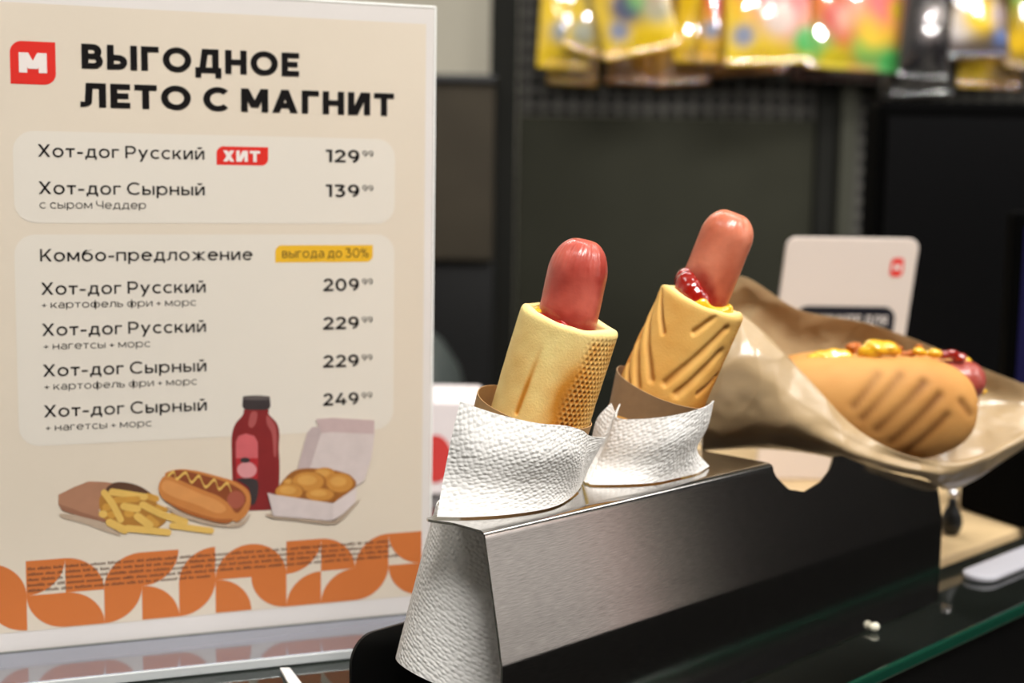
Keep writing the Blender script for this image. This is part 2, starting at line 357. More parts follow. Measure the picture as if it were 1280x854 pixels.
def flat(name, polys, w_, m, parent=None, step=0):
    """flat printed shapes: list of outlines in sign millimetres"""
    V, F = [], []
    for P in polys:
        F.append(tuple(range(len(V), len(V)+len(P)))); V += [tuple(SG(u, v, w_+step*(len(F) % 9))) for u, v in P]
    return obj(name, V, F, m, parent or paper, False)
def rrect(u0, u1, v0, v1, radii):  # radii: lower left, lower right, upper right, upper left
    out = []
    for (cx, cy, sx, sy, a0), r in zip(((u0, v0, 1, 1, 180), (u1, v0, -1, 1, 270), (u1, v1, -1, -1, 0), (u0, v1, 1, -1, 90)), radii):
        if r == 0: out.append((cx, cy)); continue
        for a in np.linspace(a0, a0+90, 9): out.append((cx+sx*r+r*math.cos(math.radians(a)), cy+sy*r+r*math.sin(math.radians(a))))
    return out
flat('print_ground', [[(4, 8.7), (208, 8.7), (208, 289.7), (4, 289.7)]], .12, mat('print_cream', (224, 211, 192), .55, noise=.035, nscale=9))
M_card = mat('print_pale', (227, 219, 206), .55, noise=.015, nscale=9)
flat('menu_panel', [rrect(20, 193, 194.5, 234.8, (9, 9, 9, 9))], .2, M_card)
flat('menu_panel', [rrect(19.5, 193, 94.3, 189.4, (9, 9, 9, 9))], .2, M_card)
# orange pattern of quarter discs, 12 columns by 2 rows
cell = 17.0; c0, vm, ch = 4.0, 25.4, 16.2
top = 'LL UL LL LR UL LR LR LL UL LL LR UR'.split(); bot = 'UR UR LL UL LL UL LL UR LR LR UL UR'.split()
polys = []
for row, v0 in ((top, vm), (bot, vm-ch)):
    for k, q in enumerate(row):
        u0 = c0+k*cell; cx = u0+(cell if q[1] == 'R' else 0); cy = v0+(ch if q[0] == 'U' else 0)
        a0 = {'LL': 0, 'LR': 90, 'UR': 180, 'UL': 270}[q]
        polys.append([(cx, cy)]+[(cx+cell*math.cos(math.radians(a)), cy+ch*math.sin(math.radians(a))) for a in np.linspace(a0, a0+90, 15)])
flat('orange_pattern', polys, .2, ORG)
# fine print: five lines of tiny grey words
polys = []; rs = random.Random(3)
for k, (e0, e1) in enumerate(((21.8, 191.5), (21.8, 191), (21.7, 190.5), (21.6, 191), (21.6, 100))):
    u = e0; v = 37.2-k*2.55
    while u < e1:
        for _ in range(rs.randint(3, 9)):
            h_ = rs.choice((1.0, 1.0, 1.35)); polys.append([(u, v), (u+.55, v), (u+.55, v+h_), (u, v+h_)]); u += .85
        u += .9
flat('fine_print', polys, .28, mat('ink_brown', (92, 60, 42), .6))

# monoline alphabet
def GL(ch, w):
    Q = []; h = w*.92; x = .73
    def R(x0, x1, y0, y1): Q.append([(x0, y0), (x1, y0), (x1, y1), (x0, y1)])
    def V(a, y0=0, y1=1.0): R(a, a+w, y0, y1)
    def Hb(a, b, y): R(a, b, y, y+h)
    def D(xa, ya, xb, yb, ww=None):
        ww = ww or w*1.14; Q.append([(xa, ya), (xa+ww, ya), (xb+ww, yb), (xb, yb)])
    def A(cx, cy, rx, ry, a0, a1):
        n_ = max(4, int(abs(a1-a0)/12)); aa = np.radians(np.linspace(a0, a1, n_+1))
        for p, q in zip(aa[:-1], aa[1:]):
            Q.append([(cx+rx*math.cos(p), cy+ry*math.sin(p)), (cx+rx*math.cos(q), cy+ry*math.sin(q)), (cx+(rx-w)*math.cos(q), cy+(ry-h)*math.sin(q)), (cx+(rx-w)*math.cos(p), cy+(ry-h)*math.sin(p))])
    W = .8
    if ch == ' ': return [], .3
    if ch == 'Н': W = .84; V(0); V(W-w); Hb(0, W, .5-h/2)
    elif ch == 'О': W = 1.08; A(.54, .5, .54, .515, 0, 360)
    elif ch == 'С': W = .95; A(.54, .5, .54, .515, 45, 315)
    elif ch == 'Г': W = .66; V(0); Hb(0, W, 1-h)
    elif ch == 'Е': W = .7; V(0); Hb(0, W, 1-h); Hb(0, W-.06, .5-h/2); Hb(0, W, 0)
    elif ch == 'Т': W = .8; V(W/2-w/2); Hb(0, W, 1-h)
    elif ch == 'Л': W = .88; V(W-w); Hb(.18, W, 1-h); D(.13, .16, .18, 1, w); A(-.02, .2, .15+w, .2, 270, 345)
    elif ch == 'Д': W = 1.0; Hb(0, W, 0); R(0, w*.9, -.2, .02); R(W-w*.9, W, -.2, .02); V(W-w-.1, 0, 1); Hb(.26, W-.1, 1-h); D(.13, 0, .26, 1, w)
    elif ch == 'И': W = .88; V(0); V(W-w); D(w*.3, 0, W-w*1.5, 1, w*1.25)
    elif ch == 'М': W = 1.02; V(0); V(W-w); D(W/2-.57*w, .2, 0, 1); D(W/2-.57*w, .2, W-1.14*w, 1)
    elif ch == 'А': W = .98; D(0, 0, W/2-.57*w, 1); D(W-1.14*w, 0, W/2-.57*w, 1); Hb(.2, .78, .2)
    elif ch == 'В':
        W = .78; V(0); Hb(0, .42, 1-h); Hb(0, .44, .5-h/2); Hb(0, .44, 0)
        A(.42, .75-h/4, .31, .25+h/4, -90, 90); A(.44, .25+h/4, .34, .25+h/4, -90, 90)
    elif ch in 'ЬЫ':
        W = .76; V(0); Hb(0, .42, 0); Hb(0, .42, .6-h); A(.42, .3, .32, .3, -90, 90)
        if ch == 'Ы': V(.86); W = .86+w
    elif ch in 'РЯ':
        W = .77; V(0); Hb(0, .42, 1-h); Hb(0, .42, .34); A(.42, .67, .35, .33, -90, 90)
        if ch == 'Я':
            D(.5, 0, .26, .42); Q[:] = [[(W-a, b) for a, b in q][::-1] for q in Q]
    elif ch == 'К': W = .8; V(0); D(w*.5, .34, W-1.2*w, 1, w*1.25); D(W-1.2*w, 0, .26, .55, w*1.25)
    elif ch == 'Х': W = .86; D(0, 0, W-1.25*w, 1, w*1.25); D(W-1.25*w, 0, 0, 1, w*1.25)
    elif ch == 'Ч': W = .78; V(W-w); V(0, .66, 1); A(.36, .68, .36, .36, 180, 270); Hb(.34, W, .32)
    elif ch == 'Ж': W = 1.2; V(.6-w/2); D(0, 0, W-1.25*w, 1, w*1.25); D(W-1.25*w, 0, 0, 1, w*1.25)
    elif ch == 'о': W = .78; A(.39, .365, .39, .385, 0, 360)
    elif ch == 'с': W = .66; A(.39, .365, .39, .385, 48, 312)
    elif ch == 'р': W = .8; V(0, -.26, x); A(.41, .365, .39, .385, 0, 360)
    elif ch == 'а': W = .68; V(W-w, 0, .5); A(W-.32, .45, .32, .3, 0, 140); A(.27, .215, .27, .225, 90, 270); Hb(.25, W, .43-h); Hb(.25, W-.1, -.01)
    elif ch == 'е': W = .76; A(.39, .365, .39, .385, 0, 318); Hb(.06, W+.02, .33)
    elif ch == 'т': W = .64; V(W/2-w/2, 0, x); Hb(0, W, x-h)
    elif ch == 'д': W = .82; Hb(0, W, 0); R(0, w*.9, -.17, .02); R(W-w*.9, W, -.17, .02); V(W-w-.09, 0, x); Hb(.22, W-.09, x-h); D(.11, 0, .22, x, w)
    elif ch == 'г': W = .52; V(0, 0, x); Hb(0, W, x-h)
    elif ch == 'у': W = .74; D(.1, -.27, W-1.14*w, x); D(W/2-.5*w, .03, 0, x)
    elif ch == 'к': W = .66; V(0, 0, x); D(w*.5, .24, W-1.2*w, x, w*1.25); D(W-1.2*w, 0, .22, .42, w*1.25)
    elif ch in 'ий':
        W = .7; V(0, 0, x); V(W-w, 0, x); D(w*.3, 0, W-w*1.4, x, w*1.2)
        if ch == 'й': A(W/2, 1.0, .19, .15, 180, 360)
    elif ch in 'ьы':
        W = .64; V(0, 0, x); Hb(0, .38, 0); Hb(0, .38, .46-h); A(.38, .23, .25, .23, -90, 90)
        if ch == 'ы': V(.73, 0, x); W = .73+w
    elif ch == 'н': W = .7; V(0, 0, x); V(W-w, 0, x); Hb(0, W, x/2-h/2)
    elif ch == 'м': W = .86; V(0, 0, x); V(W-w, 0, x); D(W/2-.57*w, .1, 0, x); D(W/2-.57*w, .1, W-1.14*w, x)
    elif ch == 'б': W = .8; A(.4, .34, .4, .36, 0, 360); A(.5, .4, .5, .56, 105, 180); D(.36, .95-h, .66, 1.06-h, .1)
    elif ch == 'п': W = .7; V(0, 0, x); V(W-w, 0, x); Hb(0, W, x-h)
    elif ch == 'л': W = .72; V(W-w, 0, x); Hb(.16, W, x-h); D(.1, .1, .16, x, w); A(-.04, .15, .13+w, .15, 270, 345)
    elif ch == 'ж': W = 1.04; V(W/2-w/2, 0, x); D(0, 0, W-1.25*w, x, w*1.2); D(W-1.25*w, 0, 0, x, w*1.2)
    elif ch == 'ф': W = 1.02; A(.33, .365, .33, .37, 0, 360); A(W-.33, .365, .33, .37, 0, 360); V(W/2-w/2, -.27, 1.02)
    elif ch == 'в':
        W = .66; V(0, 0, x); Hb(0, .38, x-h); Hb(0, .4, x/2-h/2); Hb(0, .4, 0); A(.36, x*.75-h/4, .24, x/4+h/4, -90, 90); A(.38, x/4+h/4, .27, x/4+h/4, -90, 90)
    elif ch == '-': W = .42; Hb(0, W, .3)
    elif ch == '+': W = .52; R(0, W, .33, .33+h); R(W/2-w/2, W/2+w/2, .12, .62)
    elif ch == '1': W = .42; V(W-w); Hb(0, W, 1-h)
    elif ch == '2': W = .74; A(.36, .68, .36, .335, -25, 165); D(.02, h*.7, .5, .6, w*1.3); Hb(0, W, 0)
    elif ch == '3': W = .74; A(.34, .31, .38, .325, -145, 90); Hb(.03, .6, 1-h); D(.24, .52, .5, 1-h*.5, w*1.2); Hb(.24, .36, .635-h)
    elif ch == '4': W = .86; D(0, .3, .4, 1, w*1.2); Hb(.02, W, .2); V(.54, 0, .56)
    elif ch == '9': W = .78; A(.37, .66, .37, .355, 0, 360); A(.26, .52, .50, .535, -80, 30)
    elif ch == '0': W = .82; A(.41, .5, .41, .515, 0, 360)
    elif ch == '%': W = .98; A(.22, .76, .22, .25, 0, 360); A(W-.22, .24, .22, .25, 0, 360); D(.16, 0, W-.3, 1, w*.9)
    return Q, W
def lettering(txt, wt, gap=.15):
    P = []; x = 0
    for ch in txt:
        q, W = GL(ch, wt); P += [[(a+x, b) for a, b in r] for r in q]; x += W+(gap if ch != ' ' else 0)
    return P, x-gap
def words(name, txt, u0, u1, v, cap, wt, m=None, w_=.32, gap=.15):
    P, W = lettering(txt, wt, gap); k = (u1-u0)/W
    flat(name, [[(u0+a*k, v+b*cap) for a, b in r] for r in P], w_, m or INK, step=.012)
words('title', 'ВЫГОДНОЕ', 49.6, 146.6, 262.7, 10.7, .25)
words('title', 'ЛЕТО С МАГНИТ', 49.0, 192.3, 245.8, 10.6, .25)
flat('logo', [rrect(19.8, 38.7, 254.9, 273.4, (0, 5, 0, 5))], .2, REDI)
words('logo_letter', 'М', 23.4, 35.0, 259.9, 8.6, .3, WHT)
items = [('Хот-дог Русский', 223.6, 129, 1), ('Хот-дог Сырный', 207.3, 139, 1), ('Хот-дог Русский', 162.6, 209, 0), ('Хот-дог Русский', 144.2, 229, 0), ('Хот-дог Сырный', 125.8, 229, 0), ('Хот-дог Сырный', 107.3, 249, 0)]
for txt, v, price, _ in items:
    words('item_name', txt, 30.4, 102.7, v, 5.5, .145)
    words('price', str(price), 158.0 if price > 200 else 159.2, 175.6, v-.2, 5.9, .19)
    words('price_kopecks', '99', 176.9, 182.3, v+2.6, 2.9, .13)
words('item_note', 'с сыром Чеддер', 30.6, 76.4, 201.0, 3.5, .1)
words('item_note', '+ картофель фри + морс', 30.5, 98.3, 156.6, 3.3, .1)
words('item_note', '+ нагетсы + морс', 30.9, 77.4, 138.0, 3.3, .1)
words('item_note', '+ картофель фри + морс', 30.9, 98.3, 119.7, 3.3, .1)
words('item_note', '+ нагетсы + морс', 31.0, 77.5, 101.0, 3.3, .1)
words('combo_heading', 'Комбо-предложение', 30.3, 124.4, 177.5, 5.5, .145)
flat('hit_badge', [rrect(108.2, 132.0, 221.3, 229.8, (0, 3.2, 0, 3.2))], .24, REDI)
words('hit_badge_text', 'ХИТ', 111.2, 128.2, 222.9, 5.1, .26, WHT)
flat('saving_badge', [rrect(135.1, 182.3, 176.2, 184.3, (0, 3.2, 0, 3.2))], .24, YEL)
words('saving_badge_text', 'выгода до 30%', 138.4, 180.1, 178.4, 4.3, .11, mat('ink_dark_brown', (70, 52, 24), .6))
PC = dict(shadow=(186, 164, 142), kraft=(172, 124, 96), kraft_dark=(92, 62, 44), kraft_shade=(150, 104, 80), fry_a=(226, 184, 96), fry_b=(206, 152, 66), fry_c=(176, 122, 52),
          bun_a=(200, 128, 66), bun_b=(216, 148, 84), bun_c=(170, 98, 46), filling=(140, 72, 38), sausage=(166, 88, 68), juice=(132, 36, 36), juice_light=(172, 84, 82),
          cap_dark=(60, 52, 52), cap_light=(96, 88, 86), pink=(206, 98, 102), red=(178, 40, 46), pink_light=(216, 146, 148), card_a=(212, 198, 194), card_b=(198, 174, 172),
          card_c=(190, 172, 170), card_d=(220, 206, 202), nug_a=(200, 138, 62), nug_b=(214, 158, 80), nug_c=(158, 98, 40))
PM = {k: mat('print_'+k, v, .55, noise=.06, nscale=160) for k, v in PC.items()}
ART = [
('bottle','juice',1,[(121.0,107.2),(131.0,106.7),(131.8,104.1),(135.4,99.9),(136.8,94.9),(136.5,87.6),(136.9,79.3),(136.6,69.5),(136.0,61.3),(133.6,58.0),(126.3,57.8),(119.9,59.1),(115.2,67.6),(114.3,75.8),(114.1,87.1),(114.2,94.4),(115.8,100.0),(119.4,104.2)]),
('bottle','juice_light',1,[(131.0,103.7),(134.6,99.1),(135.5,94.1),(135.2,84.3),(134.1,84.4),(133.3,94.3),(130.9,99.3)]),
('bottle','juice_light',1,[(123.4,105.3),(126.2,105.2),(125.7,100.3),(123.7,98.0),(122.1,99.7)]),
('bottle','cap_dark',1,[(119.6,112.3),(120.1,113.2),(125.8,113.4),(131.8,112.7),(132.3,111.8),(132.0,106.9),(125.8,106.5),(119.8,107.5)]),
('bottle','cap_light',1,[(119.9,112.5),(125.8,113.3),(132.0,112.0),(131.4,111.2),(125.8,111.2),(120.4,111.7)]),
('bottle','pink',0,[(116.1,91.5),(117.3,94.4),(120.9,95.4),(124.9,94.0),(126.5,90.9),(126.5,81.6),(126.2,73.0),(116.2,73.9),(116.1,82.2)]),
('bottle','red',0,[(116.1,83.8),(126.5,83.2),(126.2,73.0),(116.2,73.9)]),
('bottle','pink_light',1,[(125.9,77.5),(125.2,75.6),(123.5,74.3),(121.2,73.9),(118.9,74.5),(117.2,76.1),(116.6,78.1),(117.2,80.0),(118.9,81.3),(121.2,81.7),(123.6,81.0),(125.2,79.5)]),
('bottle','cap_dark',1,[(122.8,82.4),(122.5,81.8),(121.6,81.4),(120.4,81.3),(119.2,81.5),(118.4,82.0),(118.1,82.7),(118.4,83.3),(119.3,83.8),(120.5,83.9),(121.6,83.6),(122.5,83.1)]),
('bottle','cap_dark',1,[(116.4,73.8),(126.0,72.6),(125.7,62.8),(123.1,60.9),(122.2,68.7),(118.4,72.1)]),
('fries','shadow',1,[(36.6,62.5),(45.7,60.7),(57.6,55.9),(62.8,50.3),(56.0,52.8),(45.7,57.5),(37.6,60.3)]),
('fries','kraft_dark',1,[(55.6,72.6),(60.2,75.4),(66.2,75.1),(73.0,72.3),(79.0,67.1),(79.0,65.1),(77.0,63.7),(71.4,67.6),(60.7,63.6),(55.5,62.4)]),
('fries','kraft',0,[(35.8,71.4),(42.3,74.4),(49.0,76.8),(55.7,76.1),(59.8,75.3),(57.2,73.7),(55.4,69.9),(54.6,66.0),(53.2,62.9),(55.0,59.6),(57.5,56.7),(45.7,60.5),(37.3,63.9),(35.7,67.1)]),
('fries','kraft_shade',0,[(35.7,67.1),(37.3,63.9),(45.7,60.5),(57.5,56.7),(56.1,58.5),(45.8,62.6),(39.2,65.7)]),
('fries','fry_c',1,[(56.0,71.4),(76.0,68.9),(79.7,63.9),(83.5,58.8),(82.7,54.8),(75.7,51.3),(66.6,52.0),(58.4,56.6),(54.0,61.7)]),
('fries','fry_b',-2.96,[(75.2,68.2),(79.0,66.7)]),
('fries','fry_a',-3.27,[(59.4,71.2),(73.7,67.9)]),
('fries','fry_b',-2.81,[(60.8,67.2),(70.6,67.1)]),
('fries','fry_b',-3.51,[(56.6,64.3),(57.1,64.1)]),
('fries','fry_a',-3.43,[(54.9,61.2),(55.4,61.0)]),
('fries','fry_b',-3.27,[(58.6,60.6),(59.2,60.4)]),
('fries','fry_b',-3.74,[(66.3,60.8),(67.1,60.6)]),
('fries','fry_a',-3.43,[(64.5,64.1),(70.5,62.5)]),
('fries','fry_a',-2.96,[(55.8,71.1),(59.6,65.2),(62.9,57.9)]),
('fries','fry_b',-1.87,[(79.7,63.1),(83.5,61.2)]),
('fries','fry_b',-1.72,[(85.8,58.6),(90.1,57.5)]),
('fries','fry_b',-3.12,[(75.8,57.7),(78.8,54.7)]),
('fries','fry_a',-3.59,[(70.5,58.9),(75.8,54.4)]),
('fries','fry_a',-3.27,[(72.9,64.3),(82.0,58.9),(92.0,54.8)]),
('fries','fry_a',-3.59,[(58.0,57.0),(64.7,52.8)]),
('fries','fry_a',-3.27,[(65.9,53.6),(84.2,50.3)]),
('fries','fry_a',-2.96,[(86.2,53.4),(104.1,49.6)]),
('hotdog','shadow',1,[(83.6,62.8),(93.6,58.1),(102.9,54.2),(110.8,52.1),(118.8,53.4),(122.9,56.8),(118.8,51.0),(110.0,51.0),(99.0,54.0),(88.1,58.5)]),
('hotdog','bun_a',1,[(83.4,77.3),(88.4,80.0),(96.9,79.0),(107.1,75.8),(115.8,72.5),(121.3,68.4),(122.9,64.2),(122.2,58.9),(119.6,55.0),(115.2,53.3),(111.7,60.9),(99.2,69.9)]),
('hotdog','filling',1,[(83.9,77.6),(89.2,79.7),(99.2,77.1),(111.0,72.8),(118.1,68.6),(120.7,64.4),(119.7,60.8),(116.1,57.3),(111.7,62.9),(105.4,67.0),(96.1,71.7),(87.6,75.6)]),
('hotdog','sausage',1,[(120.0,63.6),(119.4,61.5),(117.9,60.1),(115.8,59.6),(113.8,60.3),(112.3,62.0),(111.7,64.2),(112.3,66.2),(113.8,67.7),(115.9,68.1),(118.0,67.4),(119.5,65.8)]),
('hotdog','bun_a',1,[(80.2,71.9),(81.3,75.4),(83.7,77.3),(89.9,74.9),(99.2,69.9),(107.0,66.5),(111.7,62.5),(113.7,59.1),(115.5,56.5),(114.4,53.7),(110.1,52.8),(103.0,54.8),(92.8,58.9),(85.1,63.9),(81.2,67.8)]),
('hotdog','bun_b',1,[(81.5,72.6),(83.7,75.3),(90.6,72.4),(99.2,67.8),(107.0,64.1),(111.3,59.7),(106.9,58.0),(97.5,62.7),(88.2,66.5),(82.9,69.7)]),
('hotdog','bun_c',1,[(82.8,65.9),(88.2,62.9),(97.5,58.6),(106.9,55.3),(114.0,54.6),(113.2,53.2),(110.1,52.8),(103.0,54.8),(92.8,58.9),(85.1,63.9)]),
('hotdog','fry_a',-1.4,[(84.4,77.1),(87.2,79.0),(88.5,75.5),(92.6,78.3),(95.2,73.5),(98.8,76.3),(101.7,70.8),(105.9,74.1),(108.0,69.4),(111.8,72.1),(113.7,67.9)]),
('box','shadow',1,[(132.0,55.8),(160.8,50.2),(164.1,50.5),(174.2,58.7),(175.9,59.4),(167.5,50.7),(161.6,48.6),(142.6,52.1),(133.6,53.6)]),
('box','card_a',0,[(154.5,100.9),(162.4,101.1),(183.3,98.9),(183.4,91.7),(181.9,80.1),(178.4,69.4),(175.0,66.9),(159.1,71.4),(145.1,75.6),(146.7,82.1),(150.0,94.2),(152.5,97.0),(155.9,97.1)]),
('box','card_b',0,[(154.5,100.9),(162.4,101.1),(183.3,98.9),(183.0,92.1),(162.4,94.1),(157.0,93.9),(155.6,97.3)]),
('box','card_c',0,[(157.0,93.9),(155.8,90.6),(150.8,74.8),(145.1,75.6),(146.7,82.1),(150.0,94.2),(152.5,97.0),(155.9,97.1)]),
('box','nug_c',1,[(135.2,64.6),(142.6,75.7),(155.8,76.6),(169.1,73.3),(174.2,67.1),(163.3,59.4),(149.1,61.2)]),
('box','nug_c',1,[(164.7,72.7),(163.9,70.8),(161.7,69.6),(158.7,69.2),(155.7,69.9),(153.5,71.5),(152.7,73.4),(153.5,75.3),(155.7,76.6),(158.7,76.9),(161.7,76.2),(163.8,74.7)]),
('box','nug_a',1,[(163.7,73.3),(163.0,71.7),(161.0,70.6),(158.3,70.3),(155.6,70.9),(153.7,72.2),(153.0,73.9),(153.7,75.5),(155.6,76.6),(158.3,76.9),(161.0,76.3),(163.0,75.0)]),
('box','nug_b',1,[(161.0,74.1),(160.5,73.3),(159.3,72.7),(157.7,72.6),(156.0,72.9),(154.8,73.6),(154.4,74.5),(154.8,75.3),(156.0,75.9),(157.7,76.0),(159.3,75.7),(160.5,75.0)]),
('box','nug_c',1,[(145.4,69.7),(144.9,68.5),(143.7,67.7),(141.9,67.5),(140.2,67.9),(139.0,68.9),(138.5,70.2),(139.0,71.4),(140.2,72.2),(141.9,72.4),(143.7,72.0),(144.9,71.0)]),
('box','nug_a',1,[(144.7,70.3),(144.3,69.2),(143.2,68.5),(141.6,68.3),(140.1,68.7),(138.9,69.6),(138.5,70.7),(138.9,71.7),(140.1,72.4),(141.6,72.6),(143.2,72.2),(144.3,71.4)]),
('box','nug_b',1,[(142.8,71.1),(142.6,70.5),(141.9,70.2),(141.0,70.1),(140.0,70.3),(139.3,70.7),(139.1,71.3),(139.3,71.8),(140.0,72.2),(141.0,72.3),(141.9,72.1),(142.6,71.6)]),
('box','nug_c',1,[(173.8,68.0),(172.8,65.3),(170.1,63.4),(166.4,62.9),(162.7,63.9),(160.1,66.1),(159.1,68.9),(160.1,71.6),(162.7,73.4),(166.4,73.9),(170.1,73.0),(172.8,70.8)]),
('box','nug_a',1,[(172.7,68.5),(171.9,66.2),(169.4,64.6),(166.1,64.2),(162.8,65.0),(160.4,66.9),(159.5,69.4),(160.4,71.7),(162.8,73.3),(166.1,73.7),(169.4,72.9),(171.8,71.0)]),
('box','nug_b',1,[(169.5,69.4),(168.9,68.2),(167.4,67.4),(165.4,67.2),(163.4,67.6),(161.9,68.6),(161.4,69.9),(161.9,71.1),(163.4,71.9),(165.4,72.1),(167.4,71.7),(168.9,70.7)]),
('box','nug_c',1,[(159.5,69.5),(158.3,66.9),(155.1,65.0),(150.8,64.6),(146.5,65.6),(143.3,67.8),(142.2,70.6),(143.3,73.3),(146.5,75.1),(150.8,75.5),(155.1,74.5),(158.3,72.3)]),
('box','nug_a',1,[(158.3,70.1),(157.2,67.8),(154.4,66.3),(150.5,65.9),(146.6,66.8),(143.7,68.7),(142.7,71.1),(143.8,73.3),(146.6,74.9),(150.5,75.3),(154.4,74.4),(157.2,72.5)]),
('box','nug_b',1,[(154.6,71.0),(153.9,69.8),(152.2,69.0),(149.8,68.8),(147.4,69.3),(145.7,70.3),(145.1,71.6),(145.7,72.8),(147.4,73.6),(149.8,73.8),(152.2,73.3),(153.9,72.3)]),
('box','nug_c',1,[(148.8,65.2),(147.8,63.0),(145.2,61.6),(141.6,61.2),(138.0,62.1),(135.4,63.9),(134.4,66.1),(135.4,68.3),(138.0,69.8),(141.6,70.1),(145.2,69.3),(147.9,67.5)]),
('box','nug_a',1,[(147.8,65.8),(146.9,63.9),(144.5,62.7),(141.3,62.4),(138.0,63.1),(135.7,64.6),(134.8,66.6),(135.7,68.5),(138.1,69.7),(141.3,70.0),(144.5,69.3),(146.9,67.8)]),
('box','nug_b',1,[(144.6,66.6),(144.0,65.7),(142.6,65.0),(140.6,64.9),(138.6,65.3),(137.2,66.1),(136.7,67.2),(137.2,68.1),(138.7,68.8),(140.6,68.9),(142.6,68.5),(144.1,67.7)]),
('box','nug_c',1,[(164.3,62.7),(163.2,60.9),(160.4,59.8),(156.6,59.5),(152.8,60.3),(150.0,61.8),(149.0,63.7),(150.0,65.5),(152.8,66.6),(156.6,66.9),(160.4,66.1),(163.2,64.6)]),
('box','nug_a',1,[(163.2,63.3),(162.2,61.8),(159.7,60.8),(156.3,60.6),(152.8,61.2),(150.3,62.5),(149.4,64.2),(150.3,65.7),(152.8,66.7),(156.3,66.9),(159.7,66.2),(162.2,64.9)]),
('box','nug_b',1,[(159.8,64.2),(159.2,63.4),(157.7,62.9),(155.6,62.8),(153.5,63.2),(152.0,63.9),(151.4,64.7),(152.0,65.5),(153.5,66.0),(155.6,66.1),(157.7,65.7),(159.2,65.0)]),
('box','card_a',0,[(130.8,66.4),(134.4,65.1),(162.8,59.0),(162.8,50.6),(160.8,50.5),(133.6,54.8),(132.1,61.1)]),
('box','card_d',0,[(162.8,59.0),(174.6,66.4),(173.9,58.7),(167.5,53.1),(162.8,50.6)]),
]

def capsule(pts, r):
    pts = crom(np.array(pts), 12) if len(pts) > 2 else np.array(pts); out = []
    d = unit(pts[-1]-pts[0] if np.linalg.norm(pts[-1]-pts[0]) > 1e-6 else (1, 0)); a = math.atan2(d[1], d[0])
    L_, R_ = [], []
    for i in range(len(pts)):
        t_ = unit(pts[min(i+1, len(pts)-1)]-pts[max(i-1, 0)]); nn = np.array([-t_[1], t_[0]])*r; L_.append(pts[i]+nn); R_.append(pts[i]-nn)
    c1 = [pts[-1]+r*np.array([math.cos(a+b), math.sin(a+b)]) for b in np.linspace(PI/2, -PI/2, 8)]
    c2 = [pts[0]+r*np.array([math.cos(a+b), math.sin(a+b)]) for b in np.linspace(-PI/2, -3*PI/2, 8)]
    return [tuple(q) for q in L_+c1+R_[::-1]+c2]
PN = dict(fries='printed_fries', hotdog='printed_hot_dog', bottle='printed_juice_bottle', box='printed_nugget_box')
pics = {}
for k, (part, c, sm, pts) in enumerate(ART):
    lay = .24+k*.012
    if sm < 0: P = [capsule(pts, -sm/2)] if len(pts) < 4 else [[tuple(q) for q in (lambda b: list(b+o_)+list((b-o_)[::-1]))(crom(np.array(pts), 60), )] for o_ in (np.array([.0, -sm/2]),)]
    else: P = [[tuple(q) for q in closed_crom(pts, 5)]] if sm == 1 else [list(pts)]
    if part not in pics: pics[part] = flat(PN[part], P, lay, PM[c])
    else: flat({'fry_a': 'fry', 'fry_b': 'fry', 'fry_c': 'fry_heap', 'kraft': 'bag', 'juice': 'bottle', 'pink': 'bottle_label', 'cap_dark': 'cap'}.get(c, c.replace('_a', '').replace('_b', '').replace('_c', '').replace('_d', '')) + '_shape', P, lay, PM[c], pics[part])

# ------------------------------------------------------------ steel hot dog holder
M_steel = mat_steel('brushed_steel', (200, 197, 194), .12)
M_lip = mat('shaded_steel', (9, 9, 9), .35)  # the black holds the shade and dark reflections inside the holder
ZP = .0935                                # top of the holder
S0, S1 = -.231, .099
SC0, SC1 = -.046, .0045                   # open slot in the front edge
holder = thing('hot_dog_holder', 'brushed steel hot dog holder with slots standing on the glass counter', 'food holder', HW(-.066, -.04, 0))
sc = np.array([(-.046, .0905), (-.0444, .0874), (-.0363, .0808), (-.0237, .0778), (-.0093, .0802), (-.0013, .084), (.0032, .0885), (.0045, .0905)])
cradle = np.array([(.0045, .0905), (.012, .0900), (.024, .0855), (.035, .0815), (.05, .0775), (.064, .0735), (.08, .0695), (.099, .064)])   # low seat where the bag lies
def slant_n(z): return -.0098*(z-.0455)/.045
bend = [(-.0100, .0918), (-.0108, .0929), (-.0122, .0935), (-.0140, .0935)]
def front_strip(s_arr, full):
    V, UV = [], []
    for s in s_arr:
        zt = .0905 if full else float(np.interp(s, sc[:, 0], sc[:, 1]) if s <= SC1 else np.interp(s, cradle[:, 0], cradle[:, 1]))
        rows = [(0, .0006), (0, .02), (0, .0435), (-.0002, .0455), (-.0008, .0478)]+[(slant_n(z), z) for z in np.linspace(.0478, zt, 7)[1:]]
        if full: rows += bend
        d = 0
        for i, (n_, z_) in enumerate(rows):
            if i: d += math.hypot(n_-rows[i-1][0], z_-rows[i-1][1])
            V.append(tuple(HW(s, n_, z_))); UV.append((s, d))
    return V, gridfaces(len(s_arr), len(rows)), UV
strips = []; uvs = []
for ss, full in ((np.linspace(S0, SC0, 24), True), (np.linspace(SC0, SC1, 40), False), (np.linspace(SC1, S1, 40), False)):
    v, f, uv = front_strip(ss, full); strips.append((v, f)); uvs += uv
v, f = join(strips); key = {}; new = []; nuv = []; mp_ = []
for q, u_ in zip(v, uvs):
    k = tuple(np.round(q, 6))
    if k not in key: key[k] = len(new); new.append(q); nuv.append(u_)
    mp_.append(key[k])
obj('front_panel', new, [[mp_[i] for i in q] for q in f], M_steel, holder, True, uv=nuv, solid=.001)
HN = -.0490; NR = .0255                     # notch centres and radius
s1c, s2c = -.1738, -.1032
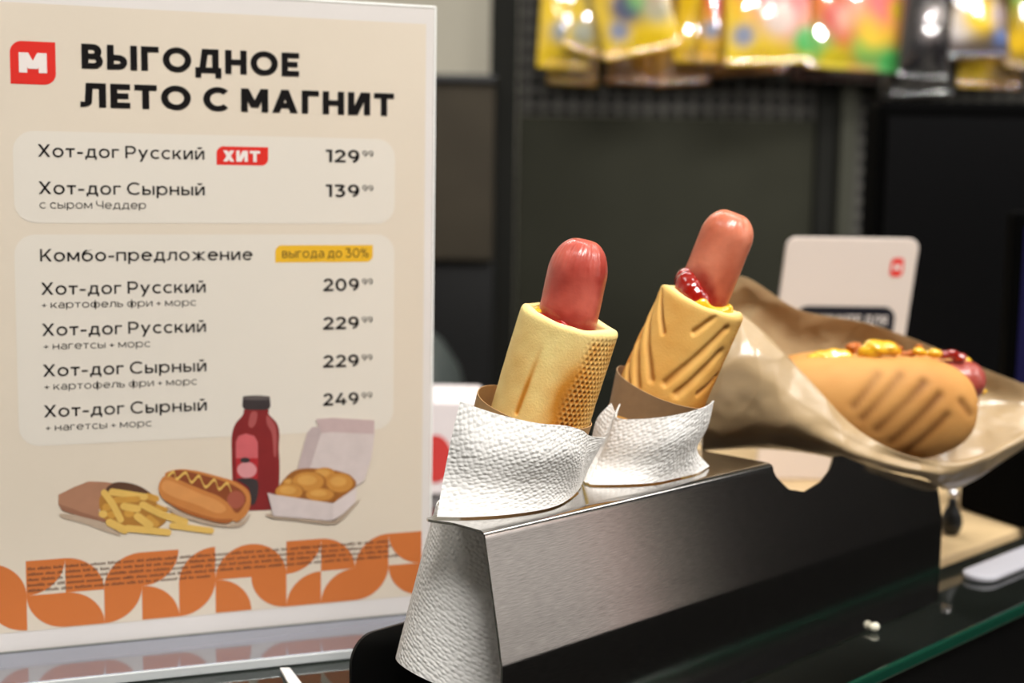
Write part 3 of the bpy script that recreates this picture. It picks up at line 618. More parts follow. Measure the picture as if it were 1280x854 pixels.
def notch(sc_, end=True):
    return [(sc_+NR, -.076)]+[(sc_+NR*math.cos(a), HN+NR*math.sin(a)) for a in np.linspace(0, PI, 17)]+([(sc_-NR, -.076)] if end else [])
out = [(S0, -.014), (SC0, -.014), (SC0, -.076)]+notch(s2c)+notch(s1c, False)+[(-.2225, -.0402), (-.229, -.0402), (-.2335, -.0392), (-.2345, -.0372), (-.2337, -.0345), (S0, -.027)]
vv = [tuple(HW(s, n, .0935)) for s, n in out]; obj('top_plate', vv, [tuple(range(len(vv)))[::-1]], M_steel, holder, False, uv=[(s, n) for s, n in out], solid=.001)
obj('bottom_plate', *hbox(S0, S1, -.088, -.001, .0006, .0016), M_lip, holder, False)
lip = [(S0, .0006), (S1, .0006), (S1, .034)]+[(S0+.012-.012*math.sin(a), .022+.012*math.cos(a)) for a in np.linspace(0, PI/2, 9)]
vv = [tuple(HW(s, -.088, z)) for s, z in lip]; obj('back_lip', vv, [tuple(range(len(vv)))], M_lip, holder, False, solid=.0014)

# ------------------------------------------------------------ hot dogs standing in the holder
M_bread = mat('bread_crust', rough=.62, spec=.3, attr='tint', sss=.06, bump=.16, bscale=1100)
M_sausage = mat('sausage_skin', rough=.3, spec=.5, attr='tint', sss=.12, noise=.08, nscale=220, bump=.12, bscale=500, coat=.25)
M_must = mat('mustard_sauce', (238, 182, 36), .2, spec=.6, noise=.15, nscale=300, sss=.1, coat=.6)
M_ket = mat('ketchup_sauce', (150, 24, 14), .12, spec=.7, noise=.1, nscale=300, coat=.8)
M_kraft = mat('kraft_paper', (176, 138, 92), .75, noise=.08, nscale=250)
M_kraft2 = mat('kraft_paper_dark', (158, 128, 94), .75, noise=.08, nscale=250)
M_nap = mat_napkin()
def mixc(a, b, k): return a*(1-k[:, None])+b*k[:, None]
class Frame:
    def __init__(s, B, lean, fwd=-.22):
        s.B = np.asarray(B); s.a = unit(CX*lean+CU+CF*fwd); s.e1 = unit(CX-s.a*(CX@s.a)); s.e2 = np.cross(s.e1, s.a)
    def pt(s, r, th, t, off=(0, 0)):
        r, th, t = np.broadcast_arrays(np.asarray(r, float), np.asarray(th, float), np.asarray(t, float))
        return s.B+t[..., None]*s.a+(r*np.cos(th)+off[0])[..., None]*s.e1+(r*np.sin(th)+off[1])[..., None]*s.e2
    def hit(s, px, py, r):
        """where the sight line meets the bread: angle and height on the roll"""
        d = unit(ray(px, py)); o = EYE-s.B; dp = d-s.a*(d@s.a); op = o-s.a*(o@s.a)
        A_, B_, C_ = dp@dp, 2*dp@op, op@op-r*r; D_ = max(B_*B_-4*A_*C_, 0); k = (-B_-math.sqrt(D_))/(2*A_)
        p = o+d*k; return math.atan2(p@s.e2, p@s.e1), p@s.a
def groove(th, t, r, a, b, wid):
    th = np.where(th < -PI/2, th+2*PI, th); a, b = [(q[0]+2*PI if q[0] < -PI/2 else q[0], q[1]) for q in (a, b)]
    ax, ay = a[0]*r, a[1]; bx, by = b[0]*r, b[1]; px, py = th*r, t
    L = (bx-ax)**2+(by-ay)**2; k = np.clip(((px-ax)*(bx-ax)+(py-ay)*(by-ay))/L, 0, 1)
    d = np.hypot(px-ax-k*(bx-ax), py-ay-k*(by-ay)); return np.exp(-(d/wid)**2)
def honey(th, t, r, p):
    k = 2*PI/p; x, y = th*r, t
    h = np.cos(k*y*1.1547)+np.cos(k*(x+.57735*y))+np.cos(k*(x-.57735*y)); return h/3
def make_bun(fr, t0, t1, R, parent, kind):
    N, Mr = 460, 190
    th1 = np.linspace(-PI, PI, N, endpoint=False)
    rows = []
    rl = .0024
    for t in np.linspace(t0, t1-rl, Mr): rows.append((0, t))
    for a in np.linspace(0, PI, 12)[1:]: rows.append((rl*(1-math.cos(a)), t1-rl+rl*math.sin(a)))
    for k in np.linspace(.002, .016, 6): rows.append((2*rl+.0003-k*.02, t1-rl-k))
    TH = np.tile(th1, len(rows)); INW = np.repeat([q[0] for q in rows], N); T = np.repeat([q[1] for q in rows], N)
    u = (T-t0)/(t1-t0)
    base = R*(1+(.035*np.clip((t1-T)/.05, 0, 1) if kind == 2 else 0)+.012*np.sin(2*TH+1)+.008*np.sin(3*TH+T*90))
    P0 = fr.pt(base, TH, T)
    nz = vnoise(P0, 160, 1); nf = vnoise(P0, 700, 2); nl = vnoise(P0, 60, 3)
    outer = np.exp(-(INW/.0018)**2)*np.clip((t1-T)/.004-.35, 0, 1)
    pale = srgb(252, 226, 150); gold = srgb(214, 142, 48); brown = srgb(140, 72, 14); crumb = srgb(250, 224, 150)
    disp = .00022*nz+.00006*nf
    if kind == 1:
        wv = .5+.5*np.tanh((math.radians(64)+.12*nz+.25*(t1-T)/.05-TH)/.12); wv *= (TH > -PI*.75)
        hc = -honey(TH, T, R, .0023)
        disp = disp+outer*wv*.00055*(hc-.2)
        zone = np.exp(-((TH-math.radians(74))/.33)**2)*np.clip((t1-T-.004)/.02, 0, 1)
        g = groove(TH, T, R, fr.hit(677, 432, R), fr.hit(645, 516, R), .0011)*np.clip((t1-.010-T)/.02, 0, 1)
        disp -= .0006*g*outer
        cr = np.clip(.10+.14*nl+.12*nz+.06*nf+.75*zone*(1+.3*nz)+.36*wv+.55*g, 0, 1)*outer
        pit = outer*wv*np.clip(.05-hc, 0, 1)*(.36+.3*nz)
        c = mixc(mixc(pale, gold, np.clip(cr*1.5, 0, 1)), brown, np.clip(cr*.9-.42+pit*.8, 0, 1)*.9)
        c = mixc(c, crumb, np.clip(outer*wv*(hc-.1)*.9, 0, .35))
    else:
        g = 0
        for a, b, wd in (((829, 354), (829, 416), .0011), ((815, 374), (814, 474), .0015), ((800, 402), (797, 484), .0015), ((788, 436), (785, 480), .0012),
                         ((895, 396), (868, 415), .0012), ((908, 411), (832, 478), .0016), ((900, 440), (846, 492), .0017), ((894, 470), (872, 492), .0013)):
            g = np.maximum(g, groove(TH, T, R, fr.hit(*a, R), fr.hit(*b, R), wd))
        disp = disp-.0016*g*outer
        wv = .5+.5*np.tanh((math.radians(30)+.1*nz-TH)/.1); wv *= (TH > -PI*.7); hc = -honey(TH, T, R, .0023)
        disp = disp+outer*wv*.0004*(hc-.2)
        zone = np.clip((math.radians(75)-TH)/.9, 0, 1)*np.clip((t1-T-.008)/.03, 0, 1)
        cr = np.clip(.34+.10*nl+.08*nz+.04*nf+.42*zone+.2*wv, 0, 1)*np.clip(outer+.25, 0, 1)
        pit = outer*wv*np.clip(.05-hc, 0, 1)*.6
        c = mixc(mixc(srgb(240, 200, 118), srgb(212, 142, 54), np.clip(cr*1.4, 0, 1)), brown, np.clip(cr*.8-.42+.9*g*outer*.7+pit*.6, 0, 1)*.9)
    inn = np.clip((INW-.0004)/.0012, 0, 1)*np.clip((T-(t1-rl-.0015))/.0015, 0, 1)+np.clip((INW-.003)/.002, 0, 1); c = mixc(c, srgb(252, 230, 160), np.clip(inn, 0, 1)*.75)
    rr = base+disp-INW*(1+.12*np.sin(5*TH)+.1*nz)
    V = fr.pt(rr, TH, T+.0006*np.exp(-((INW-.0024)/.0024)**2)*(vnoise(P0, 330, 5)+np.sin(3*TH)))
    F = gridfaces(len(rows), N, True); F.append(list(range(N))[::-1]); F.append([(len(rows)-1)*N+i for i in range(N)])
    return obj('bun', V, F, M_bread, parent, True, cols=c)
def make_sausage(fr, r, t0, t1, parent, cols, seed, off=(0, 0), smear=None, dome=1.05):
    N = 240; hh = dome*r; rows = [(r, t) for t in np.linspace(t0, t1-hh, 40)]+[(r*math.cos(a)**.86, t1-hh+hh*math.sin(a)) for a in np.linspace(0, PI/2*.985, 30)[1:]]
    th = np.linspace(0, 2*PI, N, endpoint=False); TH = np.tile(th, len(rows)); Rr = np.repeat([q[0] for q in rows], N); T = np.repeat([q[1] for q in rows], N)
    P = fr.pt(Rr, TH, T, off); nz = vnoise(P, 240, seed); nf = vnoise(P, 900, seed+1)
    near = np.clip((T-(t1-1.3*r))/(1.3*r), 0, 1)
    wr = np.sin(TH*9+1.5*np.sin(TH*3+seed)+2*nz)*.5+np.sin(TH*23+seed+3*nz)*.35+np.sin(TH*37+4*nz)*.25
    pinch = np.exp(-((TH-1.0) % (2*PI)/.25)**2)+np.exp(-((2*PI-(TH-1.0) % (2*PI))/.25)**2)
    Rr2 = Rr*(1+.012*nz+.004*nf+(.055 if dome > 1.1 else .02)*wr*near**1.5*np.clip(1.3-near,0,1)-.13*pinch*near**3)
    V = fr.pt(Rr2, TH, T-.0012*np.exp(-(Rr/(.25*r))**2), off)
    a, b = cols; k = np.clip(.5+.35*nz+.1*nf+.4*(near-.5), 0, 1); c = mixc(srgb(*a), srgb(*b), k)
    if smear is not None:
        c = mixc(c, srgb(140, 26, 18), np.clip((smear+.003*nz+.0012*nf+.004*np.cos(TH-2.2)-T)/.004, 0, 1)*.85)
    F = gridfaces(len(rows), N, True); F.append([(len(rows)-1)*N+i for i in range(N)]); F.append(list(range(N))[::-1])
    return obj('sausage', V, F, M_sausage, parent, True, cols=c)
def ring_sauce(name, fr, t, r0, r1, th0, th1, thick, m, parent, seed, off=(0, 0)):
    n, k = 90, 14; th = np.linspace(th0, th1, n); V = []
    for i, a in enumerate(th):
        u = i/(n-1); e = min(1, min(u, 1-u)*9+.12); 
        for b in np.linspace(0, 2*PI, k, endpoint=False):
            jit = 1+.25*math.sin(a*6+seed)+.2*math.sin(a*11+2*seed+b)
            V.append(fr.pt((r0+r1)/2+(r1-r0)/2*math.cos(b)*e, a, t+thick*math.sin(b)*jit*e+.0007*math.sin(a*7+seed), off))
    F = gridfaces(n, k, True); F += [list(range(k))[::-1], [(n-1)*k+i for i in range(k)]]
    return obj(name, np.array(V), F, m, parent, True)
def sheet(name, rows, m, parent, nr=60, nc=140, thick=.0004, wob=.0003, seed=0):
    G = [[at(*q) if len(q) == 3 else np.asarray(q[0]) for q in r] for r in rows]
    V, F, uv = patch(G, nr, nc)
    V = V+np.array([0, -1, 0])*(wob*vnoise(V, 260, seed))[:, None]
    return obj(name, V, F, m, parent, True, uv=uv, solid=thick)
def sleeve(fr, t0, t1, r0, r1, off, m, parent, amp):
    N = 120; th = np.linspace(0, 2*PI, N, endpoint=False); rings = []
    for u in np.linspace(0, 1, 16):
        t = t0+(t1-t0)*u; rings.append(fr.pt(r0+(r1-r0)*u+.0002*np.sin(5*th), th, t+u*amp*np.sin(th*2+.6), off))
    return obj('paper_sleeve', np.vstack(rings), gridfaces(16, N, True), m, parent, True, solid=.0004)

# first hot dog
f1 = Frame(at(647, 615, .580), .292)
d1 = thing('hot_dog', 'pale smooth rolled hot dog nearest the menu, wrapped in a white napkin', 'hot dog', f1.B, 'hot dogs on the holder')
make_bun(f1, -.03, .0775, .0203, d1, 1)
g1 = Frame(f1.pt(0, 0, .055, (.0008, -.0008)), .215, -.17)
make_sausage(g1, .0122, -.05, .0545, d1, ((160, 54, 44), (210, 108, 92)), 11, smear=.0215, dome=1.25)
ring_sauce('mustard', f1, .0758, .0110, .0156, PI*.9, PI*1.25, .0018, M_must, d1, 1)
ring_sauce('ketchup', f1, .0752, .0112, .0156, PI*.35, PI*.92, .0014, M_ket, d1, 2)
sleeve(f1, -.02, .0368, .0215, .0242, (-.0033, 0), M_kraft, d1, .0006)
nap = sheet('napkin', [
 [(575, 502, .537), (598, 510, .537), (630, 520, .5375), (672, 529, .5385), (706, 532, .545), (727, 538, .556), (737, 545, .568), (757, 548, .577)],
 [(564, 550, .536), (592, 560, .5335), (628, 566, .534), (674, 570, .537), (711, 568, .546), (727, 570, .557), (732, 572, .570), (748, 563, .578)],
 [(554, 600, .536), (588, 608, .534), (632, 612, .5365), (678, 608, .543), (712, 602, .556), (725, 598, .567), (728, 592, .577), (737, 583, .580)],
 [(onz(546, 646, ZP+.0012),), (onz(588, 646.5, ZP+.0012),), (onz(640, 643, ZP+.0012),), (onz(690, 634, ZP+.0012),), (onz(713, 622, ZP+.0012),), (onz(723, 612, ZP+.0012),), (onz(727, 605, ZP+.0012),), (onz(727, 605, ZP+.0012),)]],
 M_nap, d1, seed=4)
# lower end of the napkin hanging inside the open end of the holder
N = 100; th = np.linspace(0, 2*PI, N, endpoint=False); rings = []
for u in np.linspace(0, 1, 24):
    c = HW(-.192-.006*u, -.0455-.0035*u, .0915-.0655*u); r = .0225+.0092*u**.9
    P = c+np.stack([np.cos(th)*r*DH[0]+np.sin(th)*r*NH[0], np.cos(th)*r*DH[1]+np.sin(th)*r*NH[1], .003*u*np.sin(th*2+1)], 1)
    rings.append(P)
th_u = np.tile(np.r_[th]*.028, 24); uvt = np.stack([th_u, np.repeat(np.linspace(0, .066, 24), N)], 1)
obj('napkin_end', np.vstack(rings), gridfaces(24, N, True), M_nap, nap, True, uv=uvt, solid=.0004)

# second hot dog
f2 = Frame(at(788, 583, .629), .407)
d2 = thing('hot_dog', 'golden ridged hot dog with ketchup and mustard at its rim, middle of the three', 'hot dog', f2.B, 'hot dogs on the holder')
make_bun(f2, -.03, .0825, .0190, d2, 2)
g2 = Frame(f2.pt(0, 0, .06, (.0004, -.0012)), .375, -.17)
make_sausage(g2, .0116, -.05, .0630, d2, ((190, 98, 70), (222, 138, 108)), 23, smear=.0295)
ring_sauce('mustard', f2, .0812, .0106, .0148, PI*-.35, PI*.95, .0024, M_must, d2, 3)
kt = [blob(f2.pt(.0098, a, .0822+h_), (q, q, q*1.25), 3, .06, 16, 24) for a, h_, q in ((PI*1.0, .0045, .0052), (PI*.88, .0030, .0056), (PI*.76, .0016, .0054), (PI*.66, .0002, .0050), (PI*.56, -.0010, .0046))]
obj('ketchup', *join(kt), M_ket, d2, True, melt=.0005)
sleeve(f2, -.02, .0388, .0105, .0222, (-.0006, 0), M_kraft2, d2, .0006)
nap2 = sheet('napkin', [
 [(764, 504, .611), (769, 515, .607), (775, 505, .608), (771, 522, .603), (800, 524, .5975), (838, 520, .594), (866, 514, .598), (885, 507, .606), (892, 501, .614)],
 [(746, 525, .613), (754, 545, .607), (764, 540, .607), (762, 552, .602), (793, 555, .595), (832, 552, .592), (859, 545, .597), (877, 538, .606), (884, 534, .614)],
 [(738, 560, .613), (742, 575, .607), (748, 575, .606), (752, 582, .602), (785, 584, .596), (826, 580, .595), (851, 572, .601), (866, 566, .609), (871, 562, .616)],
 [(onz(728, 598, ZP+.0012),), (onz(731, 603, ZP+.0012),), (onz(735, 604, ZP+.0012),), (onz(742, 606, ZP+.0012),), (onz(778, 606, ZP+.0012),), (onz(820, 603, ZP+.0012),), (onz(848, 597, ZP+.0012),), (onz(872, 591, ZP+.0012),), (onz(886, 583, ZP+.0012),)]],
 M_nap, d2, seed=9)

# ------------------------------------------------------------ third hot dog lying in an open paper bag
M_bag = crumple(mat('waxed_kraft', (180, 154, 116), .34, spec=.9, noise=.06, nscale=60, coat=.4))
bag = thing('paper_bag', 'open shiny brown paper bag lying on the far end of the steel holder', 'paper bag', onz(1020, 562, ZP))
b0 = .735
Bg = [
 [(880, 380, .76), (926, 347, .765), (1000, 388, .775), (1080, 404, .782), (1140, 424, .785), (1215, 455, .785), (1300, 488, .78)],
 [(876, 420, .765), (935, 400, .775), (1010, 440, .785), (1085, 450, .79), (1150, 475, .79), (1220, 500, .785), (1300, 508, .775)],
 [(874, 490, .755), (940, 500, .77), (1012, 520, .775), (1088, 530, .775), (1150, 545, .775), (1216, 555, .765), (1298, 528, .765)],
 [(876, 560, .735), (950, 560, .735), (1018, 566, .733), (1085, 580, .733), (1150, 592, .735), (1197, 610, .745), (1294, 548, .755)],
 [(878, 545, .705), (945, 540, .698), (1018, 556, .694), (1082, 577, .698), (1148, 591, .708), (1203, 594, .727), (1292, 548, .748)],
 [(882, 470, .695), (938, 470, .688), (1006, 512, .690), (1074, 556, .696), (1142, 580, .708), (1206, 583, .723), (1290, 546, .745)],
 [(888, 397, .71), (932, 404, .703), (1001, 471, .698), (1069, 538, .699), (1140, 573, .706), (1206, 576, .727), (1288, 543, .745)],
 [(892, 385, .716), (940, 404, .712), (1010, 476, .702), (1075, 543, .701), (1141, 576, .708), (1204, 577, .727), (1288, 542, .748)]]
G = np.array([[at(*q) for q in r] for r in Bg])
V, F, uv = patch(G, 150, 220)
fold = vnoise(V*[1, 1, .6], 90, 21); fold2 = np.abs(vnoise(V*[.5, 1, 1], 60, 22))
inside = np.repeat(np.linspace(0, 1, 150), 220)
V = V+np.stack([0*fold, (-.0018*fold+.0034*(fold2-.4)+.0016*np.abs(vnoise(V*[1, .6, 1.2], 130, 23)))*np.where(inside < .3, 1, .6), .0012*fold2], 1)
obj('bag_sheet', V, F, M_bag, bag, True, uv=uv, solid=.0004)

bx = at(1080, 505, b0)
hd3 = thing('hot_dog', 'grill marked hot dog lying in the open brown paper bag', 'hot dog', bx-[0, 0, .026], 'hot dogs on the holder')
def loaf(c, L, ry, rz, n=90, m=140, yq=1.0, marks=()):
    th = np.linspace(0, 2*PI, m, endpoint=False); xs = np.sin(np.linspace(-PI/2*.995, PI/2*.995, n))
    V = []
    for x in xs:
        k = (1-abs(x)**3.6)**(1/2.4)
        tp_ = 1-.30*np.clip((-x-.05)/.95, 0, 1)**1.2; V.append(np.stack([np.full(m, x*L), ry*k*np.sign(np.cos(th))*np.abs(np.cos(th))**.9, rz*k*tp_*np.sin(th)+rz*(1-tp_)], 1))
    V = np.vstack(V); nz = vnoise(V+c, 120, 31); nf = vnoise(V+c, 500, 32); nl = vnoise(V+c, 45, 33)
    g = np.zeros(len(V))
    for (ax, az), (bx_, bz) in marks:
        LL = (bx_-ax)**2+(bz-az)**2; k = np.clip(((V[:, 0]-ax)*(bx_-ax)+(V[:, 2]-az)*(bz-az))/LL, 0, 1)
        d = np.hypot(V[:, 0]-ax-k*(bx_-ax), V[:, 2]-az-k*(bz-az)); g = np.maximum(g, np.exp(-(d/.0023)**2)*(V[:, 1] < 0)*(.75+.25*nz))
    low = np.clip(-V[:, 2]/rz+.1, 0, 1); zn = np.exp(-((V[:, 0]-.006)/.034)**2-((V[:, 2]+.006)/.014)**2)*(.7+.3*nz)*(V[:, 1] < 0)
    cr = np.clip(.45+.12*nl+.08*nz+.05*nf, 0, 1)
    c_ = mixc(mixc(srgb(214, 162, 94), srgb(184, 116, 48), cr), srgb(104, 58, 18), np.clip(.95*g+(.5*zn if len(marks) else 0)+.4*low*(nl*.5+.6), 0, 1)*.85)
    nrm = V/np.array([L*L, ry*ry, rz*rz]); nrm /= np.linalg.norm(nrm, axis=1)[:, None]+1e-9
    V = V+nrm*(.0005*nz-.0012*g)[:, None]
    F = gridfaces(n, m, True); F += [list(range(m))[::-1], [(n-1)*m+i for i in range(m)]]
    return V+c, F, c_
def onY(px, py): q = at(px, py, b0-.02)-bx; return (q[0], q[2])
mk = [(onY(1064, 503), onY(1097, 466)), (onY(1075, 518), onY(1124, 467)), (onY(1093, 533), onY(1152, 476)), (onY(1112, 550), onY(1170, 491)), (onY(1133, 563), onY(1180, 516)), (onY(1200, 500), onY(1213, 516))]
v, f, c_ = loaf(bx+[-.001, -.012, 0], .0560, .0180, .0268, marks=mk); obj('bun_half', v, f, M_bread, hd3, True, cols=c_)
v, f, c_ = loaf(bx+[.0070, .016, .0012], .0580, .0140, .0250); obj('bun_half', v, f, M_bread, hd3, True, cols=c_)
fs = Frame(bx+[-.046, .003, .0118], 0); fs.a = unit((1, -.02, .01)); fs.e1 = unit(np.cross((0, 1, 0), fs.a)); fs.e2 = np.cross(fs.e1, fs.a)
make_sausage(fs, .0108, 0, .1090, hd3, ((128, 40, 36), (176, 84, 72)), 41)
bl = []
rs = np.random.RandomState(5)
for px, py, q in ((1018, 450, .004), (1028, 447, .0048), (1040, 446, .005), (1053, 445, .0045), (1088, 440, .005), (1097, 435, .0055), (1108, 436, .005), (1118, 440, .0032), (1150, 440, .0032), (1168, 442, .0032), (1206, 452, .0030), (1214, 462, .0030), (1222, 474, .0034), (1226, 490, .003)):
    bl.append(blob(at(px, py, b0-.010 if px < 1180 else b0+.004), (q*1.3, q, q*.8), px, .25))
obj('mustard', *join(bl), M_must, hd3, True, melt=.0006)
bl = [blob(at(px, py, b0-.003), (.004, .003, .0024), px, .3) for px, py in ((1180, 444), (1190, 443), (1199, 447))]
obj('ketchup', *join(bl), M_ket, hd3, True, melt=.0006)
bl = []
for k in range(34):
    px = rs.choice([rs.uniform(1060, 1078), rs.uniform(1108, 1150)]); py = 437+rs.uniform(-6, 6)
    bl.append(blob(at(px, py, b0-.006+rs.uniform(-.004, .006)), (.0022, .0014, .0013), k, .4, 6, 8))
obj('fried_onion', *join(bl), mat('fried_onion', (190, 104, 34), .5, noise=.25, nscale=300), hd3, True)

# ------------------------------------------------------------ things on the counter behind
M_board = mat('tan_board', (206, 178, 134), .5, noise=.06, nscale=30)
t = thing('serving_board', 'tan board lying on the glass at the far end of the holder', 'board', HW(.33, -.15, 0))
obj('board', *hbox(.112, .45, -.33, -.025, .003, .010), M_board, t, False, bevel=.0015)
for s, n_ in ((.13, -.32), (.42, -.32), (.13, -.07), (.42, -.07)): obj('foot', *hbox(s, s+.02, n_, n_+.02, 0, .0032), M_dark, t, False)

# price card
cH = unit((1, .04, .0)); cU = unit((.085, -.06, 1)); cc0 = at(978, 296, .985); cw = .0925; chh = .0925+.055
ctl = at(984, 296, .985); cN = unit(np.cross(cH, cU))
def CD(u, v, w_): return ctl+cH*u-cU*(.1-v)+cN*w_   # v = .1 at the top edge
card = thing('price_card', 'white rounded card with a red badge behind the paper bag', 'card', CD(cw/2, -.09, 0))
def rr2(u0, u1, v0, v1, r):
    o = []
    for cx, cy, a0 in ((u0+r, v0+r, 180), (u1-r, v0+r, 270), (u1-r, v1-r, 0), (u0+r, v1-r, 90)):
        o += [(cx+r*math.cos(math.radians(a)), cy+r*math.sin(math.radians(a))) for a in np.linspace(a0, a0+90, 8)]
    return o
def plate(P, w0, w1):
    k = len(P); V = [CD(u, v, w0) for u, v in P]+[CD(u, v, w1) for u, v in P]
    return V, [tuple(range(k))[::-1], tuple(range(k, 2*k))]+[(i, (i+1) % k, k+(i+1) % k, k+i) for i in range(k)]
cz = (CD(0, 0, 0)[2]-.0105)/cU[2]
obj('card', *plate(rr2(0, cw, -cz, .1, .007), -.002, .002), mat('card_white', (218, 204, 194), .5), card, False, bevel=.0008)
def cflat(name, polys, w_, m):
    V, F = [], []
    sgn = -1 if cN[1] > 0 else 1
    for P in polys: F.append(tuple(range(len(V), len(V)+len(P)))); V += [CD(u, v, sgn*w_) for u, v in P]
    return obj(name, V, F, m, card, False)
cflat('badge', [rr2(.0745, .0835, .0735, .0865, .003)], .0024, REDI)
P_, W_ = lettering('М', .28); k = .0055/W_; cflat('badge_letter', [[(.0763+a*k, .0778+b*.0045) for a, b in q] for q in P_], .0027, WHT)
cflat('label', [rr2(.012, .083, .018, .052, .009)], .0024, mat('label_navy', (24, 24, 34), .4))
P_, W_ = lettering('НАЖМИТЕ ДЛЯ', .16); k = .058/W_; cflat('label_text', [[(.0195+a*k, .0392+b*.0066) for a, b in q] for q in P_], .0027, WHT)

# small dark knob behind the holder end
kp = at(1189, 660, .846); kz = .0105
t = thing('black_knob', 'black round knob with a shiny tip standing on the tan board', 'knob', (kp[0], kp[1], kz))
zz = np.array([0, .0015, .006, .011, .015, .018, .0203, .0222]); rr = np.array([.0035, .0052, .0066, .0060, .0042, .0027, .0024, .0022])
th = np.linspace(0, 2*PI, 24, endpoint=False)
obj('body', *loft([np.stack([kp[0]+r_*np.cos(th), kp[1]+r_*np.sin(th), np.full(24, kz+z_)], 1) for z_, r_ in zip(zz, rr)]), mat('black_plastic', (16, 17, 17), .35), t)
obj('tip', *blob((kp[0], kp[1], kz+.0248), (.0034, .0034, .0031), 1, 0), mat('chrome', (220, 218, 222), .15, 1), t)

# white strip lying on the glass
a_, b_, = onz(1212, 718, .002), onz(1226, 739, .002)
r_ = .0098; ol = [(.34, .004), (.34, -.0156)]+[(.160-r_*math.sin(a), -.0058-r_*math.cos(a)) for a in np.linspace(0, PI, 13)]
k_ = len(ol); vv = [tuple(HW(s_, n_, z_)) for z_ in (.0002, .0036) for s_, n_ in ol]
tag(obj('white_strip', vv, [tuple(range(k_))[::-1], tuple(range(k_, 2*k_))]+[(i, (i+1) % k_, k_+(i+1) % k_, k_+i) for i in range(k_)], mat('strip_white', (176, 175, 182), .4), None, False, bevel=.0012), 'white rounded strip lying on the glass in front of the tan board', 'label strip')
# crumb on the glass, narrow white strip, white carton
cp = HW(.031, .0036, 0)
tag(obj('crumb', *blob(HW(.031, .0023, .0021), (.0026, .0018, .0021), 3, .1), mat('crumb_pale', (226, 222, 200), .6), None), 'pale crumb lying on the glass before the steel holder', 'crumb')
q0, q1, q2, q3 = onz(350, 838, .0004), onz(362, 838, .0004), onz(376, 856, .0004), onz(360, 856, .0004)
dq = (q3-q0); vv = [q0, q1, q1+(q2-q1)*1.6, q0+dq*1.6]; vv = vv+[v_+np.array([0, 0, .0012]) for v_ in vv]
tag(obj('narrow_strip', vv, [(3, 2, 1, 0), (4, 5, 6, 7), (0, 1, 5, 4), (1, 2, 6, 5), (2, 3, 7, 6), (3, 0, 4, 7)], mat('strip_bright', (240, 240, 238), .35), None, False), 'narrow white strip lying on the glass before the menu foot', 'label strip')
t = thing('carton', 'white carton with a red print half hidden behind the wrapped napkin', 'carton', (-.052, 1.0, 0))
ct = obj('carton', *box(-.12, -.022, .97, 1.05, 0, .066), mat('carton_white', (232, 222, 222), .6), t, False, bevel=.002)
vv = [(-.052+.012*math.cos(a), .9696, .026+.017*math.sin(a)) for a in np.linspace(0, 2*PI, 20, endpoint=False)]
obj('red_print', vv, [tuple(range(20))], mat('carton_red', (206, 60, 56), .6), ct, False)

# black till monitor
M_mon = mat('monitor_black', (3, 3, 3), .9, spec=.05)
t = thing('till_monitor', 'large black till monitor behind the white card', 'monitor', (.42, 1.22, -.001))
def mbox(px0, px1, Y, z0, z1, d):
    x0 = at(px0, 300, Y)[0]; x1 = at(px1, 300, Y)[0]; return box(x0, x1, Y, Y+d, z0, z1)
obj('housing', *mbox(1092, 1300, 1.2, .035, .288, .05), M_mon, t, False, bevel=.006)
obj('screen', *mbox(1104, 1290, 1.197, .05, .275, .0028), mat('screen_off', (3, 3, 4), .6, spec=.1), t, False)
obj('stand', *box(.35, .52, 1.18, 1.32, 0, .034), M_mon, t, False, bevel=.004)
t = thing('card_terminal', 'black card terminal at the right edge with a dark blue screen', 'card terminal', (.325, .905, .0105))
q_ = [(.2936, .912), (.318, .858), (.44, .886), (.42, 1.0)]
obj('housing', [(x_, y_, z_) for z_ in (.0106, .06) for x_, y_ in q_], [(3, 2, 1, 0), (4, 5, 6, 7), (0, 1, 5, 4), (1, 2, 6, 5), (2, 3, 7, 6), (3, 0, 4, 7)], M_mon, t, False, bevel=.003)
x0 = at(1262, 400, .92)[0]
obj('display', *box(x0, x0+.08, .92, .94, .06, .205), M_mon, t, False, bevel=.004)
obj('screen', *box(x0+.006, x0+.074, .9188, .92, .075, .195), mat('screen_blue', (20, 18, 48), .3, emit=((30, 26, 90), .1)), t, False)

